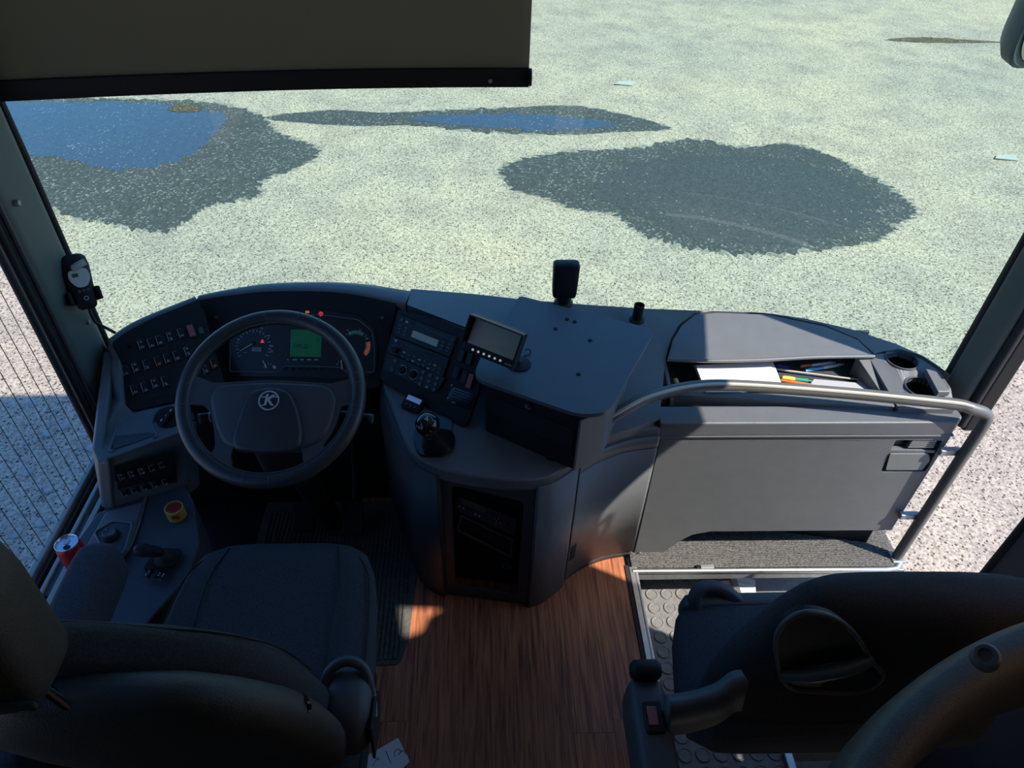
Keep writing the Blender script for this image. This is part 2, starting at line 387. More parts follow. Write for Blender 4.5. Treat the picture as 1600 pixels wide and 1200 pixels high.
# loose stones beside the bus
bm = bmesh.new()
for i in range(260):
    x = random.uniform(-3.6, -1.5); y = random.uniform(1.2, 3.3); r = random.choice([.01, .012, .016, .02, .03])*random.uniform(.7, 1.3)
    vs = bmesh.ops.create_icosphere(bm, subdivisions=1, radius=r)['verts']
    bmesh.ops.transform(bm, matrix=Mx.Translation((x, y, GZ+r*.25)) @ Mx.Rotation(random.uniform(0, 6), 4, 'Z') @ Mx.Diagonal((1.3, .9, .55, 1)), verts=vs)
setp(obj('loose_stones', bm, mat('stone', (0.34, 0.33, 0.31), 0.9, var=0.3, vscale=20)), 'loose grey stones scattered on the ground left of the bus', 'stones', kind='stuff')

# ================================================================ SETTING: the body of the bus
LX, RX = -1.09, 1.44          # inner faces of the side walls
SHELL = mat('body_panel', (0.15, 0.148, 0.14), 0.8, var=0.1, vscale=15)
def yw(x, z=0.7): return 2.0 - 0.42*abs((x-0.175)/1.255)**3.5 - 0.05*(z-0.7)
# windscreen
bm = bmesh.new(); NX, NZ = 40, 8; g = []
for j in range(NZ+1):
    z = 0.5+1.95*j/NZ
    g.append([bm.verts.new((LX+.01+(RX-LX-.02)*i/NX, yw(LX+.01+(RX-LX-.02)*i/NX, z)+0.03, z)) for i in range(NX+1)])
for j in range(NZ):
    for i in range(NX): bm.faces.new((g[j][i], g[j][i+1], g[j+1][i+1], g[j+1][i]))
wind = obj('window_1', bm, glass('windscreen_glass', (0.71, 0.95, 0.83), 1.0), ang=80)
setp(wind, 'wide curved windscreen glass', 'window', kind='structure')
# front panel under the windscreen
xs = [LX+(RX-LX)*i/30 for i in range(31)]
setp(strip('wall_front', [V((x, yw(x)+.05, .52)) for x in xs], [V((x, yw(x)+.06, -.75)) for x in xs], SHELL, thick=0.03), 'outer front panel below the windscreen', 'wall', kind='structure')
# roof
setp(plate('ceiling', [V((LX-.05, -1.7, 2.47)), V((RX+.05, -1.7, 2.47))]+[V((x, yw(x, 2.45)+.03, 2.47)) for x in reversed(xs)], (0, 0, .05), mat('roof_lining', (.42, .41, .38), .9), bevel=0), 'dark bus roof', 'ceiling', kind='structure')
# left wall with window
wl = wbox('wall_left', (LX-.06, -1.7, -.4), (LX, 1.5, .40), SHELL); setp(wl, 'lower left side wall of the bus', 'wall', kind='structure')
wbox('upper_panel', (LX-.06, -1.7, 1.75), (LX, 1.5, 2.47), SHELL, wl)
wbox('rear_panel', (LX-.06, -1.7, .40), (LX, .1, 1.75), SHELL, wl)
bm = bmesh.new(); bm.faces.new([bm.verts.new((LX-.033, y_, z_)) for y_, z_ in ((.1, .40), (1.48, .40), (1.48, 1.75), (.1, 1.75))])
w2 = setp(obj('window_2', bm, glass('side_glass', (0.93, 0.96, 0.96), 0.8)), 'left side window with fine vertical heating wires', 'window', kind='structure')
WIRE = mat('wire', (0.05, 0.05, 0.05), 0.6)
wm = None
for i in range(22):
    y = 0.55+i*0.042
    if wm is None:
        bm = bmesh.new(); bm_box(bm, .0014, .0014, 1.33, z0=-.665); wm, _ = mesh_of(bm, WIRE, center=False)
    place('heating_wire', wm, w2, Mx.Translation((LX-.03, y, 1.075)))
SILL = mat('sill_enamel', (.42, .43, .38), .4)
for i, (dx, z, wd, mm) in enumerate(((-.03, .432, .018, SILL), (-.005, .425, .010, BLACK), (.018, .430, .012, SILL), (.045, .425, .016, SILL), (.068, .42, .012, BLACK))):
    wbox('sill_rail', (LX+dx-wd/2, .25, .40), (LX+dx+wd/2, 1.47, z+.012), mm, wl, .003)
# left pillar
t1 = thing('trim_1', 'grey-green left windscreen pillar', 'pillar', (LX, 1.5, .6)); t1['kind'] = 'structure'
pin = [V((-1.10, 1.45, 0)), V((-1.055, 1.462, 0)), V((-1.045, 1.48, 0)), V((-1.035, 1.585, 0)), V((-1.045, 1.605, 0)), V((-1.10, 1.62, 0))]
plate('pillar_cover', [p+V((0, 0, .55)) for p in rnd(pin, .015, 3)], (0, 0, 1.92), PILLAR, t1, bevel=0, ang=50)
tube('windscreen_gasket', [V((-1.048, 1.613, .66)), V((-1.048, 1.613, 1.3)), V((-1.055, 1.60, 2.4))], .011, RUBBER, t1)
tube('window_seal', [V((-1.068, 1.448, .42)), V((-1.068, 1.448, 2.4))], .010, RUBBER, t1)
tube('window_seal', [V((-1.075, 1.425, .42)), V((-1.075, 1.425, 2.4))], .008, RUBBER, t1)
tube('edge_bead', [V((-1.054, 1.467, .62)), V((-1.054, 1.467, 2.4))], .006, DASHD, t1)
for q in ((27, 317), (137, 503)):
    c = P(*q, x=-1.038); lathe('bolt', [(0, .006), (.006, .005), (.008, 0), (.008, -.004)], ALUD, t1, Mx.Translation(c) @ Mx.Rotation(PI/2, 4, 'Y'), 14)
c = P(83, 493, x=-1.075); sup('stop_buffer', [(c+V((0, 0, k)), V((.016*s, 0, 0)), V((0, .02*s, 0)), 2.4) for k, s in ((-.03, .6), (-.02, 1), (.015, 1), (.028, .5))], RUBBER, t1, 14)
# right pillar
t2 = thing('trim_2', 'dark right windscreen pillar', 'pillar', (RX, 1.5, .6)); t2['kind'] = 'structure'
pin = [V((1.48, 1.60, 0)), V((1.41, 1.575, 0)), V((1.405, 1.56, 0)), V((1.435, 1.512, 0)), V((1.445, 1.505, 0)), V((1.49, 1.50, 0))]
plate('pillar_cover', [p+V((0, 0, .55)) for p in rnd(pin, .012, 3)], (0, 0, 1.92), PILLAR, t2, bevel=0, ang=50)
tube('windscreen_gasket', [V((1.412, 1.578, .64)), V((1.412, 1.578, 2.4))], .012, RUBBER, t2)
tube('door_seal', [V((1.468, 1.497, .52)), V((1.468, 1.497, 2.4))], .014, RUBBER, t2)
wbox('door_post', (1.475, 1.485, .50), (1.53, 1.56, 2.4), BLACK, t2, .01)
# right wall: header above the doorway, wall behind the doorway with openings added for the light
HZ = 1.79
wr = wbox('wall_right', (RX, .765, HZ), (RX+.06, 1.6, 2.47), SHELL); setp(wr, 'right side wall around the front doorway', 'wall', kind='structure')
def wallpt(px, py, z=0):      # where the sun ray to a floor point crosses the right wall
    q = P(px, py, z=z); t = (RX-q.x)/sun_dir.x; q = q+sun_dir*t; return V((RX, q.y, q.z))
sun_gap = [wallpt(*q) for q in ((592, 950), (690, 952), (668, 964), (658, 985), (640, 992), (600, 1000))]  # unseen wall opening, shaped to throw a sun patch on the floor
out = [V((RX, -1.7, -.75)), V((RX, .765, -.75)), V((RX, .765, 2.47)), V((RX, -1.7, 2.47))]
CY0, CY1, CZ0, CZ1 = .12, .72, .70, 1.93
plate('rear_wall', out, (.06, 0, 0), SHELL, wr, holes=[sun_gap, [V((RX, CY0, CZ0)), V((RX, CY1, CZ0)), V((RX, CY1, CZ1)), V((RX, CY0, CZ1))]], bevel=0)
FILL_CUR = bpy.data.materials.new('fill_curtain_cloth'); FILL_CUR.use_nodes = True; nt = FILL_CUR.node_tree; pc_ = nt.nodes['Principled BSDF']; pc_.inputs['Base Color'].default_value = (.42, .30, .20, 1); pc_.inputs['Roughness'].default_value = .9
tc_ = nt.nodes.new('ShaderNodeBsdfTranslucent'); tc_.inputs[0].default_value = (.75, .58, .43, 1); mc2 = nt.nodes.new('ShaderNodeMixShader'); mc2.inputs[0].default_value = .88
nt.links.new(pc_.outputs[0], mc2.inputs[1]); nt.links.new(tc_.outputs[0], mc2.inputs[2]); nt.links.new(mc2.outputs[0], nt.nodes['Material Output'].inputs[0])
cys = [CY0-.02+(CY1-CY0+.04)*i/90 for i in range(91)]
strip('fill_curtain', [V((RX-.02+.012*math.sin(i*.9), y, CZ1+.03)) for i, y in enumerate(cys)], [V((RX-.02+.012*math.sin(i*.9), y, CZ0-.03)) for i, y in enumerate(cys)], FILL_CUR, wr, .001)  # unseen sunlit cloth, added as a warm fill light for the floor
wbox('door_side_panel', (1.385, .60, -.62), (1.44, 1.075, .62), mat('navy_panel', (0.03, 0.035, 0.05), .5), wr, .012)
tube('grab_loop', spline([V((1.435, .755, 1.595)), V((1.41, .785, 1.61)), V((1.40, .825, 1.605)), V((1.40, .845, 1.57)), V((1.40, .828, 1.51)), V((1.40, .785, 1.42)), V((1.435, .755, 1.39))], 6), .011, BLACK, wr, 10)
tube('panel_seal', [V((1.388, 1.075, -.6)), V((1.388, 1.075, .62))], .012, RUBBER, wr)
# back of the cabin
setp(wbox('wall_back', (LX-.06, -1.76, -.4), (RX+.06, -1.7, 2.5), SHELL), 'dark cabin space behind the camera', 'wall', kind='structure')

# ---------------------------------------------------------------- floor
fl = setp(wbox('floor', (LX, -1.7, -.06), (.487, 2.0, -.006), BLACK, bevel=0), 'reddish brown wood-look bus floor', 'floor', kind='structure')
def wood():
    mt = bpy.data.materials.new('wood_floor'); mt.use_nodes = True; nt = mt.node_tree; b = nt.nodes['Principled BSDF']
    g = nt.nodes.new('ShaderNodeNewGeometry'); oi = nt.nodes.new('ShaderNodeObjectInfo')
    mp = nt.nodes.new('ShaderNodeMapping'); mp.inputs['Scale'].default_value = (1, 0.045, 1); nt.links.new(g.outputs['Position'], mp.inputs[0])
    ad = nt.nodes.new('ShaderNodeVectorMath'); ad.operation = 'MULTIPLY_ADD'; ad.inputs[1].default_value = (9, 9, 9)
    nt.links.new(oi.outputs['Random'], ad.inputs[0]); nt.links.new(mp.outputs[0], ad.inputs[2])
    n = nt.nodes.new('ShaderNodeTexNoise'); n.inputs['Scale'].default_value = 120; n.inputs['Detail'].default_value = 7; n.inputs['Distortion'].default_value = 0.6
    nt.links.new(ad.outputs[0], n.inputs[0])
    r = nt.nodes.new('ShaderNodeValToRGB'); e = r.color_ramp.elements
    e[0].position = .33; e[0].color = (0.17, 0.055, 0.030, 1); e[1].position = .68; e[1].color = (0.56, 0.215, 0.098, 1)
    k = e.new(.5); k.color = (0.40, 0.140, 0.066, 1)
    nt.links.new(n.outputs[0], r.inputs[0])
    hs = nt.nodes.new('ShaderNodeHueSaturation'); nt.links.new(r.outputs[0], hs.inputs['Color'])
    mr = nt.nodes.new('ShaderNodeMapRange'); mr.inputs[3].default_value = .88; mr.inputs[4].default_value = 1.12
    nt.links.new(oi.outputs['Random'], mr.inputs[0]); nt.links.new(mr.outputs[0], hs.inputs['Value'])
    nt.links.new(hs.outputs[0], b.inputs['Base Color']); b.inputs['Roughness'].default_value = .42
    bp = nt.nodes.new('ShaderNodeBump'); bp.inputs['Strength'].default_value = .15; bp.inputs['Distance'].default_value = .001
    nt.links.new(n.outputs[0], bp.inputs['Height']); nt.links.new(bp.outputs[0], b.inputs['Normal'])
    return mt
WOOD = wood(); pm = {}
PW = 0.113
for i in range(8):
    x0 = .484-PW*(i+1); y = 0.05-random.uniform(0, .5)
    while y < 1.75:
        L = .92 if y > -.3 else .92
        y1 = min(y+L, 1.78)
        key = round(y1-y, 3)
        if key not in pm:
            bm = bmesh.new(); bm_box(bm, PW-.0008, key-.0008, .006); pm[key], _ = mesh_of(bm, WOOD, False, center=False)
        place('plank', pm[key], fl, Mx.Translation((x0+PW/2, (y+y1)/2, -.006)))
        y = y1
# aluminium edge along the stairwell
wbox('edge_rubber', (.481, .1, -.004), (.494, 1.362, .004), RUBBER, fl, .002)
wbox('edge_trim', (.494, .1, -.03), (.522, 1.355, .006), ALU, fl, .003)
wbox('edge_groove', (.512, .1, -.03), (.516, 1.35, .0075), ALUD, fl, .001)

# ---------------------------------------------------------------- entrance steps
st = setp(wbox('step_platform', (.497, 1.335, -.045), (1.43, 2.0, -.006), ALUD, bevel=.003), 'carpeted front platform of the doorway below the grey cabinet', 'step', kind='structure')
CARPET = mat('step_carpet', (0.13, 0.125, 0.12), 1.0, var=0.9, vscale=260, bump=1.0, bscale=400, spec=0.05, detail=2, stretch=(.6, 1.5, 1))
plate('carpet', [V((.505, 1.352, -.006)), V((1.40, 1.345, -.006)), V((1.425, 1.375, -.006)), V((1.425, 1.66, -.006)), V((.505, 1.66, -.006))], (0, 0, .010), CARPET, st, bevel=.002)
bm = bmesh.new()
for k in range(36): bm_box(bm, .90, .003, .003, Mx.Translation((.955, 1.355+k*.0075, .003)))
o = obj('carpet_ribs', bm, CARPET, st); o['kind'] = 'stuff'
tube('nosing', [V((.505, 1.338, .002)), V((.9, 1.336, .002)), V((1.36, 1.332, .002)), V((1.40, 1.337, .001)), V((1.425, 1.36, 0))], .0085, ALU, st, 10)
o = box('nosing_catch', Mx.Translation((.755, 1.347, .004)), .045, .014, .010, ALUD, st)
box('catch_hole', Mx.Translation((.725, 1.347, .004)), .012, .014, .008, BLACK, st)
STUD = mat('stud_rubber', (0.20, 0.195, 0.19), .55, var=.2, vscale=60)
tr = setp(wbox('step_tread', (.522, .1, -.26), (.90, 1.50, -.20), STUD, bevel=.002), 'studded grey rubber stair tread in the stairwell', 'step', kind='structure')
bm = bmesh.new(); bm_lathe(bm, [(.0, .0022), (.0165, .0022), (.0185, .004), (.0215, .004), (.0235, 0)], 16); sm_, _ = mesh_of(bm, STUD, center=False)
for i in range(7):
    for j in range(23):
        place('stud', sm_, tr, Mx.Translation((.555+i*.054, 1.43-j*.054, -.20)))
wbox('riser_panel', (.522, 1.50, -.62), (1.43, 1.51, -.05), ALUD, st, .001)
wbox('divider_strip', (.90, .1, -.62), (.925, 1.50, -.18), ALU, tr, .003)
wbox('side_box', (.925, .9, -.45), (1.38, 1.49, -.26), ALUD, tr, .006)
ls = setp(wbox('step_base', (.522, .1, -.66), (1.44, 1.335, -.62), ALUD), 'lowest metal step at the doorway', 'step', kind='structure')
for k, (px, py, rz) in enumerate(((1147, 926, .1), (1165, 922, -.25))):
    c = P(px, py, z=-.194+.003*k)
    o = box('leaflet', Mx.Translation(c) @ Mx.Rotation(rz, 4, 'Z'), .07, .10, .0015, PAPER, None, 0)
    setp(o, ('white leaflet lying on the stair tread', 'small white leaflet tilted at the edge of the stair tread')[k], 'leaflet')
    for q in range(4): box('print_line', Mx.Translation(c+V((0, .03-.02*q, .0015))) @ Mx.Rotation(rz, 4, 'Z'), .05, .004, .0004, WDIM, o, 0)

# ================================================================ DASHBOARD
dash = thing('dashboard', 'wide charcoal plastic dashboard under the windscreen', 'dashboard', (.15, 1.7, 0))
# planes of the driver's fascias
SWP = PL(P(205, 640, z=.66), P(335, 600, z=.66), P(310, 470, z=.80))          # left switch fascia
CLP = PL(P(345, 600, z=.60), P(600, 606, z=.60), P(450, 455, z=.80))          # instrument fascia
RDP = PL(P(595, 588, z=.625), P(728, 655, z=.625), P(622, 487, z=.775))       # radio fascia
# fascias: dark panels leaning towards the driver
plate('switch_fascia', rnd(pp(SWP, [(176, 530), (240, 496), (310, 468), (352, 600), (278, 626), (206, 642), (188, 625), (178, 580)]), [.01, 0, 0, 0, 0, .02, .02, 0]), SWP.n*-.012, BLACK, dash)
plate('instrument_fascia', pp(CLP, [(306, 466), (360, 458), (420, 452), (500, 452), (560, 458), (620, 472), (592, 606), (470, 622), (340, 612)]), CLP.n*-.012, BLACK, dash)
plate('radio_fascia', rnd(pp(RDP, [(622, 484), (690, 500), (760, 528), (748, 610), (730, 662), (722, 668), (594, 592), (600, 560)]), [.004, 0, .01, 0, .01, .01, .01, 0]), RDP.n*-.015, BLACK, dash)
# rims along the windscreen: three moulded lengths with joints between
def rimseg(name, inner, dys, drop=.03, parent=dash):
    A = spline(inner, 6); n = len(A); bm = bmesh.new(); rows = []
    for i, p in enumerate(A):
        k = i/(n-1)*(len(dys)-1); j = min(int(k), len(dys)-2); dy = dys[j]+(dys[j+1]-dys[j])*(k-j)
        t = (A[min(i+1, n-1)]-A[max(i-1, 0)]); t.z = 0; t.normalize(); f = V((-t.y, t.x, 0))
        if f.y < 0: f = -f
        prof = [(-.004, -.030), (-.006, -.008), (-.003, -.001), (.004, .002), (dy*.6, .002), (dy, -.006), (dy+.008, -.03), (dy+.008, -.25)]
        rows.append([bm.verts.new(p+f*a+V((0, 0, b))) for a, b in prof])
    for r0, r1 in zip(rows, rows[1:]):
        for j in range(len(r0)-1): bm.faces.new((r0[j], r0[j+1], r1[j+1], r1[j]))
    bm.faces.new(rows[0]); bm.faces.new(rows[-1][::-1])
    return obj(name, bm, DASH, parent, ang=55)
rimseg('rim', pp(SWP, [(172, 535), (205, 511), (250, 490), (307, 467)]), [.022, .022, .018])
rimseg('rim', pp(CLP, [(309, 466), (360, 458), (420, 452), (500, 452), (560, 458), (634, 474)]), [.018, .035, .045, .055, .075])
# centre and right deck
front = [(642, 451, .775), (690, 455, .765), (740, 459, .76), (830, 469, .75), (920, 476, .74), (1010, 482, .73), (1090, 485, .72), (1180, 488, .712), (1260, 498, .705), (1330, 514, .70), (1400, 537, .69), (1450, 560, .68), (1486, 586, .67)]
lidb = [(1366, 553, .680), (1340, 529, .690), (1290, 508, .70), (1200, 489, .712), (1120, 486, .716), (1085, 489, .715), (1062, 506, .708), (1048, 530, .695), (1040, 560, .672)]
back = [(1466, 572, .682), (1440, 555, .690), (1405, 545, .690), (1378, 549, .684)]+lidb+[(1036, 600, .645), (1030, 655, .62), (980, 672, .62), (930, 688, .62), (860, 640, .66), (790, 560, .72), (760, 524, .765), (690, 497, .775), (636, 476, .785)]
plate('top_deck', pz(front)+pz(back), (0, 0, -.03), DASH, dash, bevel=.004)
bm = bmesh.new()
fr = pz(front); a = [bm.verts.new(p+V((0, 0, -.002))) for p in fr]; b_ = [bm.verts.new(p+V((0, .02, -.3))) for p in fr]
for i in range(len(a)-1): bm.faces.new((a[i], a[i+1], b_[i+1], b_[i]))
obj('front_skirt', bm, DASHD, dash)
# lid over the document tray
lid = plate('tray_lid', pz([(1366, 555, .684), (1341, 531, .696), (1290, 510, .706), (1200, 491, .718), (1120, 488, .722), (1087, 491, .721), (1065, 508, .714), (1051, 531, .701), (1043, 560, .680), (1120, 562, .682), (1200, 560, .684), (1280, 556, .686)]), (0, 0, -.012), DASH, dash, bevel=.003)
tube('lid_lip', spline(pz([(1043, 562, .678), (1120, 564, .680), (1200, 562, .682), (1280, 558, .684), (1366, 557, .682)]), 5), .006, DASH, lid, 10)
# document tray: floor, walls and front ledge
TX0, TX1 = .565, 1.215
TF = .585
wbox('tray_floor', (TX0-.01, 1.425, TF-.012), (TX1+.01, 1.76, TF), DASHD, dash, .002)
wbox('tray_back', (TX0-.01, 1.74, TF-.01), (TX1+.01, 1.75, .69), DASHD, dash, .002)
plate('tray_side', [V((TX0, 1.49, TF)), V((TX0, 1.50, .622)), V((TX0, 1.66, .660)), V((TX0, 1.75, .69)), V((TX0, 1.75, TF))], (-.012, 0, 0), DASH, dash, bevel=.002)
plate('tray_side', pz([(1338, 556, .676), (1366, 556, .678), (1402, 613, .636), (1376, 613, .634)]), (0, 0, -.10), DASH, dash, bevel=.004)
plate('tray_lip', pz([(1034, 616, .635), (1150, 622, .634), (1280, 630, .634), (1398, 636, .634), (1402, 626, .640), (1280, 618, .640), (1150, 612, .640), (1040, 604, .640)]), (0, 0, -.06), DASH, dash, bevel=.003)
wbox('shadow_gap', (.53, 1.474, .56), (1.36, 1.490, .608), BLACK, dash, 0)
# ledge above the cabinet
led = [(.505, 1.403), (1.365, 1.403), (1.39, 1.425), (1.39, 1.476), (.505, 1.476)]
plate('front_ledge', [V((a, b, .622)) for a, b in led], (0, 0, -.053), DASH, dash, bevel=.006, seg=3)
# cup holder unit at the right end
cupo = pz([(1356, 556, .676), (1372, 553, .680), (1405, 548, .684), (1440, 560, .682), (1468, 580, .676), (1486, 606, .668), (1492, 640, .64), (1404, 638, .638)])
def cyl_at(p, r, n=24): return [p+V((r*math.cos(2*PI*i/n), r*math.sin(2*PI*i/n), 0)) for i in range(n)]
cA, cB = P(1409, 562, z=.680), P(1440, 606, z=.660)
cupo_hol = [cyl_at(cA, .047), cyl_at(cB, .047)]
cu_o = plate('cup_holder', cupo, (0, 0, -.02), DASH, dash, holes=cupo_hol, bevel=.003)
for c in (cA, cB):
    bm = bm_lathe(bmesh.new(), [(.047, .001), (.047, -.06), (0, -.06), (0, -.064), (.050, -.064), (.050, -.02)], 28)
    obj('cup_well', bm, BLACK, cu_o, M=Mx.Translation(c), ang=40)
    tube('well_rim', [c+V((.047*math.cos(k*PI/14), .047*math.sin(k*PI/14), .001)) for k in range(28)], .003, DASHD, cu_o, 8, True)
plate('cup_ridge', pz([(1446, 575, .69), (1462, 578, .69), (1486, 612, .68), (1466, 612, .68)]), (0, 0, -.02), DASH, cu_o, bevel=.004)

# ---------------------------------------------------------------- left end of the dashboard
lb = thing('side_console', 'charcoal side console with switches left of the steering wheel', 'console', (-.95, 1.3, 0))
LT = .645
top = pz([(162, 548, .74), (172, 534, .80), (186, 560, .765), (192, 626, .69), (208, 644, .655), (280, 628, .66), (300, 640, .655), (288, 672, LT), (240, 690, LT), (152, 722, LT), (143, 700, LT), (152, 620, .67)])
trh = pz([(182, 690, LT), (190, 664, LT), (228, 650, LT), (232, 664, LT), (242, 680, LT), (176, 703, LT)])
plate('upper_body', top, (0, 0, -.03), DASH, lb, holes=[], bevel=.004)
plate('pocket', rnd(pz([(176, 703, LT+.002), (186, 664, LT+.002), (228, 650, LT+.002), (244, 680, LT+.002)]), .01), (0, 0, .001), DASHD, lb, bevel=0)
tube('pocket_rim', rnd(pz([(170, 706, LT+.003), (184, 661, LT+.004), (230, 646, LT+.004), (247, 682, LT+.003)]), .012), .003, DASH, lb, 8)
# light switch with its round recess
LM = SWP.at(262, 660, 0)
lc = P(264, 656, z=LT+.006); n_ = V((.1, -.45, .9)).normalized(); LSP = PL.pn(lc, n_, V((1, .2, 0)))
lathe('recess_ring', [(.0, 0), (.033, .0), (.036, .004), (.040, .004), (.042, -.006)], DASHD, lb, LSP.M())
kn = thing('light_switch', 'round black rotary light switch behind the wheel rim', 'switch', lc)
lathe('dial', [(.030, .0005), (.030, .010), (.027, .013), (0, .013)], BLACK, kn, LSP.M())
gb = box('grip_bar', LSP.M(0, 0, .013, .9), .050, .012, .012, BLACK, kn, .003)
for q in range(3): box('mark', LSP.M(-.012+.012*q, -.008+.012*q, .0255, .9), .006, .003, .0006, (WHITE, mat('mark_orange', (.5, .16, .04)), WHITE)[q], gb, 0)
# rear face carrying the lower switch panel
fa, fb = P(152, 722, z=LT), P(288, 673, z=LT)
fc, fd = P(160, 795, z=.45), P(288, 756, z=.45)
plate('rear_face', [fa, fb, fd+V((0, 0, -.05)), fc+V((0, 0, -.05))], V((.02, .04, 0)), DASH, lb, bevel=.004)
plate('outer_face', [P(160, 548, z=.76), P(143, 702, z=LT), fa, fc, fc+V((-.02, .25, 0)), fc+V((-.03, .40, .05))], V((.03, .0, 0)), DASH, lb, bevel=.008)
LWP = PL(fc, fd, fa)
plate('lower_switch_panel', rnd(pp(LWP, [(178, 728), (272, 702), (277, 752), (182, 784)]), .006), LWP.n*.003, BLACK, lb)
# low cabinet beside the seat
low = pz([(152, 800, .45), (288, 757, .45), (302, 782, .45), (312, 850, .445), (292, 905, .43), (230, 975, .42), (120, 975, .42), (60, 930, .42)])
plate('lower_cabinet', low, (0, 0, -.42), DASHD, lb, bevel=.006)
ridge = pz([(228, 775, .452), (218, 815, .452), (205, 850, .45), (170, 905, .445)])
tube('cabinet_ridge', ridge, .004, DASH, lb, 8)
plate('raised_step', pz([(166, 803, .452), (226, 786, .452), (214, 822, .452), (200, 862, .452), (165, 905, .448), (128, 870, .448)]), (0, 0, .008), DASH, lb, bevel=.006)
# mirror adjuster
mc = P(174, 838, z=.462); kn = thing('mirror_adjuster', 'small round grey adjuster knob in a recess beside the can', 'knob', mc)
plate('recess_plate', rnd(pz([(150, 832, .461), (178, 816, .461), (205, 820, .461), (192, 860, .461), (172, 872, .461)]), .01), (0, 0, .001), DASHD, kn, bevel=0)
tube('recess_rim', rnd(pz([(147, 832, .463), (177, 813, .463), (208, 817, .463), (194, 862, .463), (172, 876, .463)]), .012), .0035, DASH, kn, 8, True)
lathe('collar', [(0, 0), (.021, 0), (.021, .006), (.018, .007), (0, .007)], BLACK, kn, Mx.Translation(mc))
lathe('knob', [(.016, .007), (.017, .016), (.014, .020), (.010, .0185), (0, .0185)], DASHD, kn, Mx.Translation(mc))
box('pointer', Mx.Translation(mc+V((-.010, .006, .0198))), .003, .003, .001, WHITE, kn, 0)
# emergency stop
ec = P(277, 806, z=.452); es = thing('emergency_stop_button', 'red emergency stop button in a yellow collar beside the seat', 'button', ec)
lathe('collar', [(.024, 0), (.024, .035), (.020, .036), (.0195, .018), (0, .018)], YEL, es, Mx.Translation(ec))
lathe('button_cap', [(.0185, .015), (.0185, .033), (.016, .036), (0, .035)], RED, es, Mx.Translation(ec))
box('collar_notch', Mx.Translation(ec+V((.008, -.0225, .016))), .018, .006, .014, RED, es, .001)
# parking brake lever
bc = P(252, 876, z=.45); pb = thing('parking_brake_lever', 'black parking brake lever with label plates beside the seat', 'lever', bc)
plate('base_plate', rnd([bc+V(q) for q in ((-.035, -.03, .0), (.04, -.022, 0), (.045, .03, 0), (-.02, .035, 0))], .01), (0, 0, .008), BLACK, pb)
lathe('lever_boot', [(.024, 0), (.020, .016), (.012, .024), (0, .024)], RUBBER, pb, Mx.Translation(bc+V((.01, 0, .008))))
sup('lever_knob', [(bc+V((.012-.045*k, -.004*k, .035+.016*k)), V((0, .016*s, 0)), V((.004*s, 0, .014*s)), 2.5) for k, s in ((0, .5), (.15, .8), (.5, .9), (.9, 1.05), (1.2, .9), (1.35, .4))], BLACK, pb, 18)
for k, (px, py, tx) in enumerate(((232, 896, '<->'), (252, 899, '2 3'))):
    c = P(px, py, z=.448); l_ = box('label_plate', Mx.Translation(c) @ Mx.Rotation(-.25, 4, 'Z'), .024, .032, .003, GLOSS, pb, .002)
    text('label_print', tx, Mx.Translation(c+V((0, 0, .0033))) @ Mx.Rotation(PI/2-.25 if k == 0 else -.25, 4, 'Z'), .014, WDIM, l_)

# ---------------------------------------------------------------- rocker switches
def rocker_mesh(w, h, d, material):
    bm = bmesh.new(); vs = bm_box(bm, w, h, d)
    for v in vs:
        if v.co.z > d*.5 and v.co.y < 0: v.co.z *= .55
    bmesh.ops.bevel(bm, geom=bm.edges[:], offset=.0012, segments=1, affect='EDGES')
    return mesh_of(bm, material, True, 30, center=False)[0]
def symbol_mesh(w, h, d, kind, material):
    bm = bmesh.new(); t = .0009
    def seg(x0, y0, x1, y1):
        a, b = V((x0, y0, 0)), V((x1, y1, 0)); L = (b-a).length; ang = math.atan2(y1-y0, x1-x0)
        bm_box(bm, L, t, .0004, Mx.Translation(((x0+x1)/2, (y0+y1)/2, d)) @ Mx.Rotation(ang, 4, 'Z'))
    seg(-w*.46, -h*.46, -w*.46, h*.46); seg(-w*.46, h*.46, w*.2, h*.46)
    y = -h*.28
    if kind % 4 == 0: seg(-.004, y, .004, y); seg(-.003, y+.004, .003, y+.004); seg(-.004, y, -.003, y+.004); seg(.004, y, .003, y+.004)
    elif kind % 4 == 1: seg(-.004, y-.002, 0, y+.004); seg(0, y+.004, .004, y-.002); seg(-.004, y-.002, .004, y-.002)
    elif kind % 4 == 2:
        for q in range(3): seg(-.004, y+.0025*q-.002, .004, y+.0025*q-.001)
    else: seg(-.003, y-.003, .003, y+.003); seg(-.003, y+.003, .003, y-.003); seg(-.004, y+.004, .001, y+.005)
    if kind % 3 == 0: seg(-.003, h*.25, .003, h*.25); seg(-.003, h*.32, .003, h*.32)
    return mesh_of(bm, material, False, center=False)[0]
RK = rocker_mesh(.0165, .030, .006, BLACK); RKR = rocker_mesh(.0165, .034, .010, PINK)
SYM = [symbol_mesh(.0165, .030, .0052, k, WDIM) for k in range(8)]
SYMO = symbol_mesh(.0165, .030, .0052, 2, mat('amber_print', (.6, .18, .03), .6, emit=(.9, .25, .03), estr=.04))
rot_s = math.atan2(-(600-640), 0.001)*0
def rocker(plane, px, py, parent, k, red=False, amber=False, rot=0, name='rocker_switch'):
    o = place(name, RKR if red else RK, parent, plane.at(px, py, .0005, rot))
    if red: o['label'] = 'faded red rocker switch'
    else: place('symbol', SYMO if amber else SYM[k % 8], o, plane.at(px, py, .0007, rot))
    return o
swp = thing('switch_panel', 'black panel with three rows of rocker switches by the left pillar', 'switch panel', SWP.w(.1, .05))
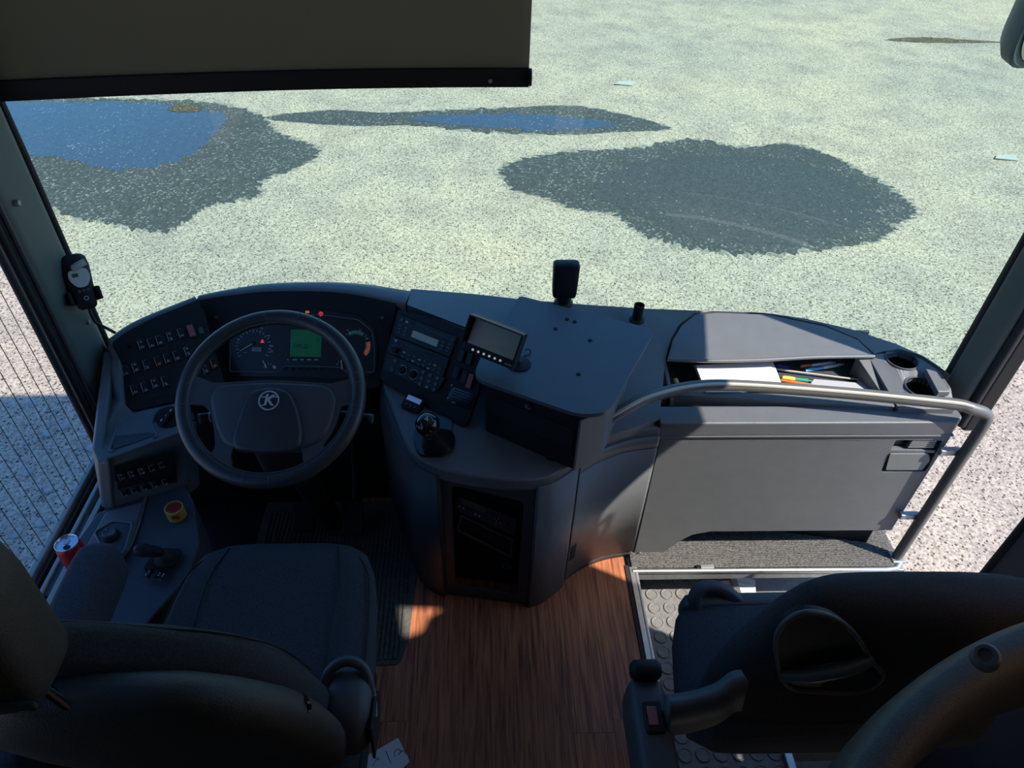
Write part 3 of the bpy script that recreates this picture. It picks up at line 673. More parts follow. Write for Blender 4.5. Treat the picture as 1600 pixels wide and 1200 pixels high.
plate('panel_face', rnd(pp(SWP, [(192, 575), (300, 482), (318, 482), (332, 535), (278, 612), (212, 630), (200, 612)]), .008), SWP.n*.0008, BLACK, swp, bevel=.0005)
k = 0
for q in ((222, 540), (237, 537), (250, 533), (267, 527), (284, 522)): rocker(SWP, *q, swp, k); k += 1
rocker(SWP, 299, 518, swp, 0, red=True)
box('green_lamp', SWP.at(314, 517, .0005), .012, .020, .004, mat('green_lamp', (.02, .10, .05), .4), swp, .001)
for q in ((197, 580), (213, 575), (230, 571), (248, 566), (262, 561), (277, 557), (294, 550)): rocker(SWP, *q, swp, k, amber=(k == 8)); k += 1
for q in ((211, 610), (227, 606), (243, 600), (259, 597)): rocker(SWP, *q, swp, k); k += 1
rocker(SWP, 335, 569, swp, 0, amber=True); rocker(SWP, 322, 577, swp, 3)
lathe('indicator', [(.005, 0), (.004, .003), (0, .0035)], GLOSS, swp, SWP.at(204, 540, .001), 14)
lws = thing('lower_switches', 'black panel with two rows of small switches beside the tray pocket', 'switch panel', LWP.w(.05, .05))
plate('panel_face', rnd(pp(LWP, [(181, 731), (270, 706), (274, 751), (185, 781)]), .004), LWP.n*.0042, BLACK, lws, bevel=.0004)
for r_ in range(2):
    for i in range(5):
        px, py = (190+i*15.8+r_*5, 741-i*4.5+r_*26); o = place('rocker_switch', RK, lws, LWP.at(px, py, .0042, .0)); place('symbol', SYM[(i*3+r_) % 8], o, LWP.at(px, py, .0044))

# ---------------------------------------------------------------- instrument cluster
cl = thing('instrument_cluster', 'instrument cluster with dials and green display behind the wheel', 'instrument cluster', CLP.w(.15, .02))
SC = .00152           # metres per photo pixel on this plane, about
plate('housing', rnd(pp(CLP, [(357, 588), (358, 540), (372, 512), (420, 488), (500, 484), (560, 494), (584, 512), (590, 545), (588, 584), (520, 592), (440, 588)]), .01), CLP.n*.004, mat('cluster_face', (.02, .023, .028), .35), cl, bevel=.002)
fr_ = rnd(pp(CLP, [(360, 581), (361, 534), (371, 514), (400, 498), (500, 492), (560, 500), (582, 518), (586, 548), (585, 582), (545, 582), (530, 574), (445, 572), (438, 582)], .0055), .008)
tube('bezel', fr_, .0014, DASH, cl, 6, True)
C3 = PL(CLP.w(0, 0, .0045), CLP.w(1, 0, .0045), CLP.w(0, 1, .0045))
def dial(name, cx, cy, r, a0, a1, n, ticklen=.006, colf=None, wide=.0014):
    bm = bmesh.new(); u, v = C3.uv(cx, cy)
    for i in range(n):
        a = math.radians(a0+(a1-a0)*i/(n-1)); L = ticklen*(1.5 if i % 2 == 0 else 1)
        bm_box(bm, L, wide, .0004, C3.M(u+(r-L/2)*math.cos(a), v+(r-L/2)*math.sin(a), 0, a))
    return obj(name, bm, colf or WHITE, cl, smooth=False)
dial('speed_ticks', 396, 542, .052, 215, -30, 21)
dial('rev_ticks', 555, 540, .045, 200, -40, 18)
dial('green_arc', 555, 540, .045, 120, 58, 18, .008, mat('arc_green', (.12, .4, .25), .6), .002)
dial('red_arc', 555, 540, .045, 15, -40, 16, .009, mat('arc_red', (.75, .22, .10), .6, emit=(.8, .2, .08), estr=.1), .0024)
dial('temperature_ticks', 420, 578, .020, 150, 20, 6, .004)
dial('fuel_ticks', 534, 572, .018, 160, 30, 5, .004)
for (tx, px, py) in (('20', 372, 531), ('60', 409, 513), ('80', 420, 525), ('100', 424, 541), ('125', 424, 549), ('km/h', 383, 551), ('0', 543, 516), ('15', 562, 516), ('20', 573, 529), ('25', 572, 547)):
    text('dial_number', tx, C3.at(px, py, .0002), .0075 if tx != 'km/h' else .005, WDIM, cl)
def needle(name, p0, p1, wd, m_):
    a, b = C3.uv(*p0), C3.uv(*p1); L = math.hypot(b[0]-a[0], b[1]-a[1])
    bm = bmesh.new(); bm_box(bm, L, wd, .001, Mx.Translation((L/2, 0, 0)))
    for v in bm.verts:
        if v.co.x > L*.5: v.co.y *= .5
    return obj(name, bm, m_, cl, M=C3.M(a[0], a[1], .003, math.atan2(b[1]-a[1], b[0]-a[0])))
NEED = mat('needle_yellow', (.75, .55, .22), .5); NEEO = mat('needle_orange', (.7, .42, .22), .5)
needle('speed_needle', (397, 536), (375, 549), .003, NEED); needle('temperature_needle', (417, 575), (411, 563), .005, NEEO); needle('fuel_needle', (535, 576), (533, 563), .004, NEEO)
lathe('needle_hub', [(.006, 0), (.005, .005), (0, .006)], BLACK, cl, C3.at(397, 536, 0), 16)
lathe('coolant_lamp', [(.0042, 0), (.0042, .001), (0, .0012)], mat('lamp_pale', (.5, .62, .65), .4), cl, C3.at(429, 574, 0), 14)
u0, v0 = C3.uv(453, 557); u1, v1 = C3.uv(503, 516)
LCD = mat('lcd_green', (.012, .07, .04), .3, emit=(.02, .30, .15), estr=.07)
box('display', C3.M((u0+u1)/2, (v0+v1)/2, 0), abs(u1-u0), abs(v1-v0), .001, LCD, cl, 0)
LCDK = mat('lcd_ink', (.005, .02, .012), .5)
text('display_text', 'DPLQ', C3.at(470, 541, .0013), .017, LCDK, cl); text('display_text', '2', C3.at(497, 532, .0013), .012, LCDK, cl); text('display_text', '1', C3.at(499, 552, .0013), .012, LCDK, cl); text('display_text', '=', C3.at(458, 520, .0013), .010, LCDK, cl)
box('odometer', C3.at(401, 546, 0), .027, .012, .001, mat('lcd_grey', (.22, .27, .25), .4), cl, 0)
text('odometer_text', '125.4', C3.at(401, 546, .0013), .007, LCDK, cl)
def tri(name, px, py, s, m_):
    bm = bm_plate([V((-s, -s*.8, 0)), V((s, -s*.8, 0)), V((0, s, 0))], [[V((-s*.35, -s*.4, 0)), V((s*.35, -s*.4, 0)), V((0, s*.3, 0))]], (0, 0, .0005)); return obj(name, bm, m_, cl, M=C3.at(px, py, .0002))
tri('warning_lamp', 410, 533, .006, mat('lamp_red', (.6, .03, .05), .4, emit=(1, .05, .08), estr=.7))
bm = bm_plate(circ(.0065, 18), [circ(.0042, 18)], (0, 0, .0005)); bm_box(bm, .003, .005, .0005)
obj('brake_lamp', bm, MAT['lamp_red'], cl, M=CLP.at(502, 491, .0055))
box('amber_lamp', CLP.at(481, 488, .0055), .011, .007, .0006, mat('lamp_amber', (.5, .12, .03), .4, emit=(1, .3, .05), estr=.35), cl, 0)
for i in range(5): box('legend', C3.at(450+i*11, 562, 0), (.004, .013, .009, .012, .010)[i], .0028, .0004, WDIM, cl, 0)
for i in range(6): lathe('reset_button', [(.005, 0), (.0045, .004), (.0035, .005), (0, .005)], BLACK, cl, C3.at(446+i*11.2, 576, 0), 14)
for q in ((338, 496), (597, 497)): lathe('fascia_plug', [(.006, 0), (.005, .002), (0, .0025)], DASHD, dash, CLP.at(*q, .0005), 14)

# ================================================================ GREY CABINET AND CURVED CONSOLE
cab = thing('front_cabinet', 'grey cabinet under the document tray facing the doorway', 'cabinet', (.93, 1.45, 0))
CP = PL(V((.515, 1.409, 0)), V((1.36, 1.409, 0)), V((.515, 1.409, .56)))
fo = pp(CP, [(990, 866), (1030, 868), (1062, 846), (1082, 836), (1110, 831), (1393, 829), (1486, 683), (1032, 682)])
rec = rnd(pp(CP, [(1400, 688), (1472, 689), (1446, 737), (1377, 737)]), .008)
plate('front_panel', fo, (0, .015, 0), DASH, cab, holes=[rec], bevel=.003)
wbox('upper_band', (.507, 1.403, .562), (1.378, 1.425, .570), DASH, cab, .002)
plate('side_panel', [V((1.372, 1.425, .12)), V((1.372, 1.425, .57)), V((1.372, 1.50, .60)), V((1.372, 1.50, .12))], (-.012, 0, 0), DASH, cab)
wbox('inner_back', (.52, 1.60, 0), (1.35, 1.62, .58), BLACK, cab, 0)
plate('inner_fender', [V((1.00, 1.5, 0)), V((1.34, 1.44, 0)), V((1.34, 1.58, 0)), V((1.0, 1.58, 0))], (0, 0, .12), BLACK, cab)
c = P(999, 864, y=1.405); lathe('panel_screw', [(.006, 0), (.004, .003), (0, .003)], CHROME, cab, Mx.Translation(c) @ Mx.Rotation(PI/2, 4, 'X'), 12)
# recessed latch with vent above
plate('recess_back', pp(CP, [(1395, 685), (1478, 686), (1450, 741), (1373, 741)], -.022), (0, .003, 0), DASHD, cab, bevel=0)
gv = plate('vent_frame', pp(CP, [(1424, 688), (1466, 689), (1460, 701), (1416, 701)], -.008), (0, .012, 0), BLACK, cab, bevel=.002)
for i in range(4):
    a, b = CP.uv(1426-2*i, 690+3*i); c_, d_ = CP.uv(1464-1.5*i, 691+3*i)
    bm = bmesh.new(); bm_box(bm, c_-a, .004, .008, CP.M((a+c_)/2, (b+d_)/2, -.010)); obj('vent_slat', bm, ALUD, gv)
plate('latch_handle', rnd(pp(CP, [(1390, 708), (1450, 708), (1452, 718), (1440, 733), (1383, 733)], .004), .006), (0, .014, 0), mat('handle_grey', (.17, .18, .175), .5), cab, bevel=.004, seg=3)
plate('latch_shelf', pp(CP, [(1392, 703), (1462, 704), (1459, 708), (1389, 707)], .0), (0, .02, 0), DASH, cab, bevel=.001)

# curved console between driver and doorway
con = thing('centre_console', 'charcoal centre console with curved side and recessed bay', 'console', (.1, 1.35, 0))
CT = .605
o_top = [(-.325, 1.70), (-.29, 1.60), (-.25, 1.49), (-.212, 1.375), (-.19, 1.325), (-.155, 1.285), (-.10, 1.252), (-.02, 1.228), (.07, 1.214), (.14, 1.214), (.19, 1.228), (.235, 1.262), (.275, 1.302), (.33, 1.348), (.40, 1.383), (.46, 1.398), (.512, 1.402), (.512, 1.60), (.30, 1.75)]
plate('console_top', [V((a, b, CT)) for a, b in o_top], (0, 0, -.045), DASH, con, bevel=.008, seg=3)
left = [(-.325, 1.72), (-.235, 1.46), (-.19, 1.34), (-.155, 1.292), (-.105, 1.262)]
def wallstrip(name, pts, z0, z1, m_, parent, th=.012, n=5):
    L = spline([V((a, b, 0)) for a, b in pts], n)
    return strip(name, [p+V((0, 0, z1)) for p in L], [p+V((0, 0, z0)) for p in L], m_, parent, th)
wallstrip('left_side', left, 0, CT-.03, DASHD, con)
# rear face frame around the bay
BP = PL(V((-.105, 1.262, 0)), V((.150, 1.222, 0)), V((-.105, 1.262, .5)))
bayo = pp(BP, [(708, 768), (826, 788), (826, 932), (722, 914)])
BW = (V((.150, 1.222, 0))-V((-.105, 1.262, 0))).length
u0, v0 = BP.uv(716, 925); u1, v1 = BP.uv(820, 790)
bay = rnd([BP.w(.03, .055), BP.w(BW-.035, .045), BP.w(BW-.03, .50), BP.w(.03, .535)], .02)
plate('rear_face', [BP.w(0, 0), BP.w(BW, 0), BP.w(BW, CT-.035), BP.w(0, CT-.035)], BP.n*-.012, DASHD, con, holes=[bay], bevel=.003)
plate('bay_back', [BP.w(-.0, .0, -.07), BP.w(BW, .0, -.07), BP.w(BW, CT-.04, -.045), BP.w(0, CT-.04, -.045)], BP.n*-.004, BLACK, con, bevel=0)
right1 = [(.150, 1.222), (.19, 1.236), (.232, 1.268), (.262, 1.297)]
right2 = [(.266, 1.301), (.296, 1.328), (.34, 1.358), (.40, 1.385), (.46, 1.400), (.510, 1.406)]
wallstrip('curved_side', right1, 0, CT-.03, DASH, con)
wallstrip('curved_rim', right2, .535, CT-.03, DASH, con)
cdoor = wallstrip('curved_door', right2, .035, .528, DASH, con)
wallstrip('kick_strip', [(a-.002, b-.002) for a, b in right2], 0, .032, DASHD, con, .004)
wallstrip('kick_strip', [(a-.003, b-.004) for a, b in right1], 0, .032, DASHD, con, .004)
c = V((.286, 1.312, .155)); DN = V((.62, -.78, 0)); fp = PL.pn(c, DN)
box('finger_slot', fp.M(0, 0, .002), .026, .072, .007, BLACK, cdoor, .004)
box('slot_lip', fp.M(-.016, -.006, .001), .016, .05, .003, DASHD, cdoor, .003)
lathe('top_plug', [(.018, 0), (.017, .0025), (0, .003)], BLACK, con, Mx.Translation(P(862, 713, z=CT)), 20)
# things in the bay
tg = thing('tachograph', 'dark blue tachograph with a small display in the console bay', 'tachograph', BP.w(.12, .4))
TP = PL(BP.hit(722, 800)-BP.n*.02, BP.hit(806, 840)-BP.n*.02, BP.hit(724, 775)-BP.n*.03)
plate('faceplate', rnd(pp(TP, [(716, 776), (808, 811), (803, 838), (710, 796)]), .003), TP.n*-.05, mat('navy_plastic', (.022, .026, .05), .4), tg, bevel=.002)
plate('display', pp(TP, [(722, 778), (758, 792), (756, 801), (719, 786)], .0005), TP.n*.001, mat('lcd_dark', (.07, .085, .06), .3), tg, bevel=0)
for q in ((718, 791), (724, 794), (743, 803), (749, 806)): box('button', TP.at(*q, .0004), .006, .004, .001, WDIM, tg, 0)
lathe('keypad', [(.012, 0), (.012, .002), (0, .0025)], BLACK, tg, TP.at(777, 812, .0004), 20)
for q in ((773, 809), (779, 809), (776, 813), (781, 815), (775, 817)): box('key', TP.at(*q, .003), .0032, .0028, .0006, WDIM, tg, 0)
lathe('card_button', [(.007, 0), (.006, .002), (0, .002)], GLOSS, tg, TP.at(793, 818, .0004), 16)
sl_ = thing('card_slot_unit', 'empty black storage slot under the tachograph', 'slot', BP.w(.12, .3))
T2 = PL(TP.w(0, 0, -.004), TP.w(1, 0, -.004), TP.w(0, 1, -.004))
plate('slot_frame', rnd(pp(T2, [(719, 803), (802, 842), (799, 872), (713, 828)]), .004), T2.n*.003, DASHD, sl_, holes=[rnd(pp(T2, [(722, 807), (799, 844), (796, 866), (717, 826)]), .003)], bevel=.001)
plate('slot_back', pp(T2, [(719, 803), (802, 842), (799, 872), (713, 828)], -.004), T2.n*-.03, GLOSS, sl_, bevel=0)
T3 = PL(BP.w(0, 0, -.03), BP.w(1, 0, -.03), BP.w(0, 1, -.03))
sk_ = thing('power_socket', 'small round power socket low in the console bay', 'socket', T3.hit(792, 883))
lathe('socket_ring', [(.014, 0), (.014, .006), (.0105, .006), (.010, -.02), (0, -.02)], DASHD, sk_, T3.at(792, 883), 22)
lathe('rim_line', [(.0115, .0062), (.0125, .0068), (.0135, .0062)], ALUD, sk_, T3.at(792, 883), 22)

# ---------------------------------------------------------------- centre table on its box
TZ = .80
tb = thing('centre_table', 'flat grey table with screws on a black box mid dashboard', 'table', (.25, 1.45, CT))
tpts = rnd([P(*q, z=TZ) for q in ((812, 462), (1024, 515), (950, 645), (905, 648), (738, 590), (752, 556))], [.012, .035, .04, .03, .05, .02], 5)
plate('table_top', tpts, (0, 0, -.012), TABLEM, tb, bevel=.003, seg=2)
# box under the table
bx = [P(755, 588, z=TZ), P(907, 650, z=TZ), P(948, 632, z=TZ), P(985, 560, z=TZ), P(830, 500, z=TZ)]
plate('table_box', rnd([V((p.x, p.y, TZ-.0125)) for p in bx], [.02, .012, .012, .02, .02]), (0, 0, -(TZ-.0125-CT)), BLACK, tb, bevel=.003)
wq = [V((p.x, p.y, 0)) for p in bx[1:4]]
plate('side_cheek', [wq[0]+V((.003, -.004, TZ-.013)), wq[1]+V((.004, -.003, TZ-.013)), wq[2]+V((.004, 0, TZ-.013)), wq[2]+V((.004, 0, CT)), wq[1]+V((.004, -.003, CT)), wq[0]+V((.003, -.004, CT))], V((-.006, 0, 0)), DASH, tb, bevel=.001)
FB = PL(V((bx[0].x, bx[0].y, CT)), V((bx[1].x, bx[1].y, CT)), V((bx[0].x, bx[0].y, TZ)))
plate('drawer_front', rnd(pp(FB, [(762, 616), (898, 672), (894, 700), (764, 642)], .003), .004), FB.n*-.003, mat('drawer_black', (.012, .012, .014), .5), tb, bevel=.001)
lk = lathe('lock', [(.010, 0), (.009, .004), (.004, .005), (0, .005)], CHROME, tb, FB.at(827, 633, .003), 18)
box('key_slot', FB.at(827, 633, .008), .002, .009, .001, BLACK, lk, 0)
bm = bm_lathe(bmesh.new(), [(.0065, 0), (.0055, .003), (.002, .004), (0, .0035)], 12); scm, _ = mesh_of(bm, BLACK, center=False)
for q in ((868, 514), (886, 499), (898, 503), (922, 532), (904, 585)): place('screw', scm, tb, Mx.Translation(P(*q, z=TZ)))

# ---------------------------------------------------------------- reversing monitor
MN = V((-.30, -.80, .52)); MP_ = PL.pn(P(768, 535, z=.885), MN, V((.92, -.35, 0)))
mo = thing('reversing_monitor', 'small black reversing monitor on the corner of the centre table', 'monitor', P(790, 575, z=TZ))
mc_ = [MP_.uv(*q) for q in ((737, 490), (818, 519), (807, 582), (722, 546))]
cx = sum(q[0] for q in mc_)/4; cy = sum(q[1] for q in mc_)/4
mw = ((mc_[1][0]-mc_[0][0])+(mc_[2][0]-mc_[3][0]))/2; mh = ((mc_[0][1]-mc_[3][1])+(mc_[1][1]-mc_[2][1]))/2
rot_m = math.atan2(mc_[2][1]-mc_[3][1]+mc_[1][1]-mc_[0][1], mc_[2][0]-mc_[3][0]+mc_[1][0]-mc_[0][0])
MM = MP_.M(cx, cy, 0, rot_m); mh = abs(mh)
def ml(x, y, z=0): return MM @ Mx.Translation((x, y, z))
box('housing', ml(0, 0, -.028), mw, mh, .028, BLACK, mo, .004)
box('screen', ml(0, .008, .0), mw-.020, mh-.034, .001, mat('screen_painted_sheen', (.42, .42, .34), .2, spec=.8), mo, 0)  # pale base colour stands in for the reflection on a dark screen
hood = box('hood_top', ml(0, mh/2-.002, 0), mw, .004, .030, DASHD, mo, .001)
box('hood_side', ml(-mw/2+.002, .012, 0), .004, mh-.026, .030, BLACK, mo, .001)
box('hood_side', ml(mw/2-.002, .0, 0), .004, mh-.004, .024, BLACK, mo, .001)
for i in range(6):
    q = -mw*.30+i*mw*.105; lathe('button', [(.0034, 0), (.003, .0015), (0, .002)], mat('button_light', (.8, .8, .8), .5, emit=(.9, .9, .9), estr=.25), mo, ml(q, -mh/2+.012, .0005), 12)
text('maker_mark', 'audio', ml(mw*.38, -mh/2+.010, .0006), .009, WDIM, mo)
bc_ = MM @ V((.01, -mh*.2, -.03)); foot = P(812, 570, z=TZ)
tube('bracket_arm', [bc_, (bc_+foot)/2+V((0, 0, .012)), foot+V((0, 0, .008))], .007, BLACK, mo)
lathe('bracket_foot', [(.030, 0), (.030, .004), (.012, .009), (0, .009)], BLACK, mo, Mx.Translation(foot))
tube('cable', spline([P(820, 548, z=TZ+.01), P(826, 545, z=TZ+.012), P(829, 552, z=TZ+.004), P(818, 557, z=TZ+.004)], 6), .0018, RUBBER, mo, 8)

# ---------------------------------------------------------------- radio stack
def on(plane, name, px, py, w, h, d, m_, parent, bev=.001, n=.0, rot=0): return box(name, plane.at(px, py, n, rot), w, h, d, m_, parent, bev)
RROT = 0
R2 = PL(RDP.w(0, 0, .001), RDP.w(1, 0, .001), RDP.w(0, 1, .001))
RF = mat('radio_face', (.022, .024, .028), .45, spec=.35); RB = mat('radio_button', (.11, .115, .125), .45)
def unit(name, label, quad):
    t = thing(name, label, 'radio', R2.hit(*quad[3])); plate('faceplate', rnd(pp(R2, quad), .003), R2.n*.006, RF, t, bevel=.0015); return t
R3 = PL(R2.w(0, 0, .0062), R2.w(1, 0, .0062), R2.w(0, 1, .0062))
def q4(x, y, base): return x, y
def seg_on(t, name, p0, p1, wd, d, m_):
    a, b = R3.uv(*p0), R3.uv(*p1); L = math.hypot(b[0]-a[0], b[1]-a[1]); bm = bmesh.new(); bm_box(bm, L, wd, d)
    return obj(name, bm, m_, t, .0006, 1, M=R3.M((a[0]+b[0])/2, (a[1]+b[1])/2, 0, math.atan2(b[1]-a[1], b[0]-a[0])))
ra = math.atan2(*(lambda a, b: (b[1]-a[1], b[0]-a[0]))(R3.uv(626, 494), R3.uv(712, 527)))
u1_ = unit('car_radio', 'upper radio unit with a pale display in the centre fascia', [(625, 492), (715, 527), (704, 557), (617, 524)])
seg_on(u1_, 'disc_slot', (643, 504), (702, 529), .004, .0006, GLOSS)
seg_on(u1_, 'display', (644, 521), (684, 537), .020, .0008, mat('lcd_pale', (.22, .30, .27), .35, emit=(.2, .3, .27), estr=.08))
for i in range(3):
    for j in range(2): box('button', R3.at(626+j*9-i*1.2, 508.5+i*5.2+j*4.2, 0, ra), .0095, .0045, .0025, RB, u1_, .001)
    for j in range(2): box('button', R3.at(693+j*9.5-i*2, 535+i*5+j*3.5, 0, ra), .0105, .0045, .0025, RB, u1_, .001)
lathe('power_button', [(.005, 0), (.0045, .003), (0, .003)], RB, u1_, R3.at(628, 500, 0), 14); lathe('eject_button', [(.004, 0), (.0035, .003), (0, .003)], RB, u1_, R3.at(707, 531, 0), 14)
box('brand_plate', R3.at(636, 503, 0, ra), .008, .005, .001, WDIM, u1_, 0)
u2_ = unit('media_player', 'middle disc player unit with many small buttons in the centre fascia', [(616, 526), (703, 560), (693, 589), (607, 548)])
seg_on(u2_, 'disc_slot', (633, 538), (690, 561), .0035, .0006, GLOSS); lathe('eye_button', [(.004, 0), (.0035, .002), (0, .002)], WDIM, u2_, R3.at(619, 532, 0), 14)
box('knob_plate', R3.at(618, 547, 0, ra), .028, .026, .002, DASHD, u2_, .003)
lathe('volume_knob', [(.0105, 0), (.0095, .010), (.008, .011), (0, .0105)], BLACK, u2_, R3.at(619, 547, .002), 20)
for i in range(8):
    for j in range(2): box('button', R3.at(632+i*8-j*2.5, 550.5+i*3.4+j*7+(i % 2)*1.5, 0, ra), .0095, .0042, .0025, RB if (i+j) % 3 else WDIM, u2_, .001)
u3_ = unit('climate_control', 'lower climate control panel with two knobs and nine buttons', [(608, 552), (697, 591), (683, 613), (600, 577)])
for q in ((629, 578), (646, 585)): lathe('knob', [(.0115, 0), (.0105, .009), (.009, .010), (0, .010)], BLACK, u3_, R3.at(*q, .0), 20); bm = bm_plate(circ(.0145, 20), [circ(.0132, 20)], (0, 0, .0005)); obj('knob_scale', bm, WDIM, u3_, M=R3.at(*q, 0))
lathe('fan_button', [(.009, 0), (.008, .003), (0, .004)], DASHD, u3_, R3.at(613, 577, 0), 16); box('mode_button', R3.at(618, 564, 0, ra), .012, .010, .003, RB, u3_, .001)
for i in range(3):
    for j in range(3): box('button', R3.at(662+j*11-i*2.8, 582+i*9+j*4.6, 0, ra), .0115, .0098, .003, RB, u3_, .0015)
lathe('lit_dot', [(.003, 0), (.003, .001), (0, .001)], mat('dot_pale', (.5, .6, .5), .4), u3_, R3.at(668, 605, .003), 10)
# column of rockers, vent and lower trim right of the radios
rs = thing('rocker_column', 'column of tall black rocker switches and a vent beside the radio stack', 'switch panel', R2.hit(720, 630))
RT = rocker_mesh(.017, .034, .009, RF); RTR = rocker_mesh(.017, .040, .012, PINK)
rr2 = ra
for q in ((722, 556), (735, 561), (714, 583), (727, 590)): place('rocker_switch', RT, rs, R2.at(*q, .001, rr2))
o = place('rocker_switch', RTR, rs, R2.at(736, 596, .001, rr2)); o['label'] = 'faded red rocker switch'
vf = plate('vent_frame', rnd(pp(R2, [(708, 604), (742, 616), (734, 642), (697, 626)], .002), .003), R2.n*-.002, GLOSS, rs, bevel=.001)
for i in range(5):
    a, b = R2.uv(711-i*2, 609+i*4); c_, d_ = R2.uv(738-i*1.5, 619+i*4); L = math.hypot(c_-a, d_-b); bm = bmesh.new(); bm_box(bm, L, .002, .004); obj('vent_slat', bm, BLACK, vf, M=R2.M((a+c_)/2, (b+d_)/2, .002, math.atan2(d_-b, c_-a)))
for q in ((706, 602), (700, 622)): lathe('screw', [(.003, 0), (.0025, .001), (0, .0012)], ALUD, rs, R2.at(*q, .001), 10)
box('maker_badge', R2.at(709, 628, .002, ra), .012, .004, .0006, WHITE, rs, 0)

# ---------------------------------------------------------------- small display remote and gear lever
rc_ = P(648, 634, z=CT); rd = thing('display_remote', 'small black control box with a lit blue display by the gear lever', 'control box', rc_)
RM = Mx.Translation(rc_) @ Mx.Rotation(-.55, 4, 'Z') @ Mx.Rotation(.45, 4, 'X')
box('housing', RM, .060, .044, .022, BLACK, rd, .004)
box('display', RM @ Mx.Translation((0, .010, .0222)), .046, .015, .0008, mat('lcd_blue', (.10, .2, .4), .3, emit=(.22, .42, .9), estr=.22), rd, 0)
for i in range(3): lathe('button', [(.004, 0), (.004, .002), (0, .002)], DASHD, rd, RM @ Mx.Translation((-.014+.014*i, -.010, .022)), 12)
tube('cable', spline([rc_+V((-.005, .025, .01)), rc_+V((-.01, .05, .012)), rc_+V((.0, .075, .03))], 5), .002, RUBBER, rd, 8)
gc = P(685, 692, z=CT); gl = thing('gear_lever', 'black gear lever with glossy numbered knob on the console', 'gear lever', gc)
bf = rnd([P(*q, z=CT) for q in ((652, 656), (672, 645), (708, 658), (704, 690), (695, 716), (655, 714), (646, 690))], .02)
plate('boot_frame', bf, (0, 0, .008), GLOSS, gl, bevel=.003)
kb = P(668, 664, z=.725)
sup('boot', [(gc.lerp(kb, t)*1.0+V((0, 0, .008 if t == 0 else 0)), V((.048*s, 0, 0)), V((0, .050*s, 0)), 2.6) for t, s in ((0, .95), (.12, .85), (.3, .62), (.42, .60), (.55, .42), (.75, .30), (.85, .24))], mat('boot_leather', (.012, .013, .016), .35, bump=.4, bscale=60), gl, 24)
KM = Mx.Translation(kb) @ Mx.Rotation(math.radians(12), 4, 'X')
lathe('knob', [(.013, -.046), (.019, -.036), (.026, -.020), (.031, -.002), (.031, .010), (.025, .022), (.013, .0285), (0, .030)], mat('knob_gloss', (.012, .012, .014), .08, coat=.5), gl, KM, 28)
text('shift_pattern', '4', KM @ Mx.Translation((-.001, -.002, .0302)), .024, WDIM, gl)
lathe('knob_collar', [(.013, -.050), (.014, -.040), (.010, -.036)], CHROME, gl, KM, 18)

# ---------------------------------------------------------------- items standing on the deck
hb = P(880, 474, z=.745); dv = thing('dash_device', 'black upright rounded device on a foot at the windscreen edge', 'device', hb)
sup('body', [(hb+V((.0, .004*k, .028+.115*k)), V((.040*s, 0, 0)), V((0, .020*s, 0)), 5) for k, s in ((0, .80), (.03, .88), (.12, .93), (.5, .97), (.93, 1), (.98, .95), (1, .88))], BLACK, dv, 28)
lathe('stem', [(.030, 0), (.030, .004), (.022, .010), (.024, .028), (.026, .036)], BLACK, dv, Mx.Translation(hb), 20)
sb = P(995, 500, z=.732); ds = thing('dash_socket', 'short black cylinder on a collar beside the centre table', 'socket', sb)
lathe('collar', [(.024, 0), (.024, .004), (.016, .008), (0, .008)], BLACK, ds, Mx.Translation(sb)); lathe('barrel', [(.0145, .006), (.0155, .012), (.0150, .045), (.016, .047), (.016, .056), (.0125, .057), (.012, .045), (0, .045)], BLACK, ds, Mx.Translation(sb))

# ---------------------------------------------------------------- handrail
hr = thing('handrail', 'curved grey handrail across the tray and down beside the doorway', 'handrail', (1.42, 1.38, 0))
RZ = .695
rp = [P(935, 668, z=.64), P(948, 656, z=.665), P(975, 640, z=.685), P(1010, 622, z=RZ), P(1060, 608, z=RZ), P(1110, 602, z=RZ), P(1165, 603, z=RZ), P(1240, 608, z=RZ), P(1340, 616, z=RZ), P(1440, 626, z=RZ), P(1495, 632, z=RZ)]
e0 = rp[-1]; post = V((1.418, 1.378, 0))
rp += [V((e0.x+.035, e0.y-.010, RZ-.004)), V((post.x-.008, post.y+.006, RZ-.022)), V((post.x, post.y, RZ-.06)), V((post.x, post.y, .45)), V((post.x, post.y, .2)), V((post.x, post.y, .004))]
RAILM = mat('rail_grey', (.13, .125, .115), .42, metal=.1, var=.06, vscale=30)
tube('rail_tube', spline(rp, 6), .0168, RAILM, hr, 16)
st_ = [p+V((0, -.0100, .0138)) for p in spline(rp[1:12], 6)]
bmr = bm_sweep(bmesh.new(), st_, [(-.005, -.002), (.005, -.002), (.004, .002), (-.004, .002)]); obj('grip_strip', bmr, mat('grip_cream', (.55, .50, .42), .6), hr)
tube('end_socket', [P(925, 676, z=.615), P(940, 662, z=.655)], .019, BLACK, hr)
wbox('bracket', (1.352, 1.385, .50), (1.42, 1.405, .522), ALUD, hr, .004)
wbox('post_foot', (1.395, 1.355, 0), (1.44, 1.40, .010), ALUD, hr, .003)
wbox('bracket', (1.352, 1.385, .20), (1.42, 1.405, .222), ALUD, hr, .004)

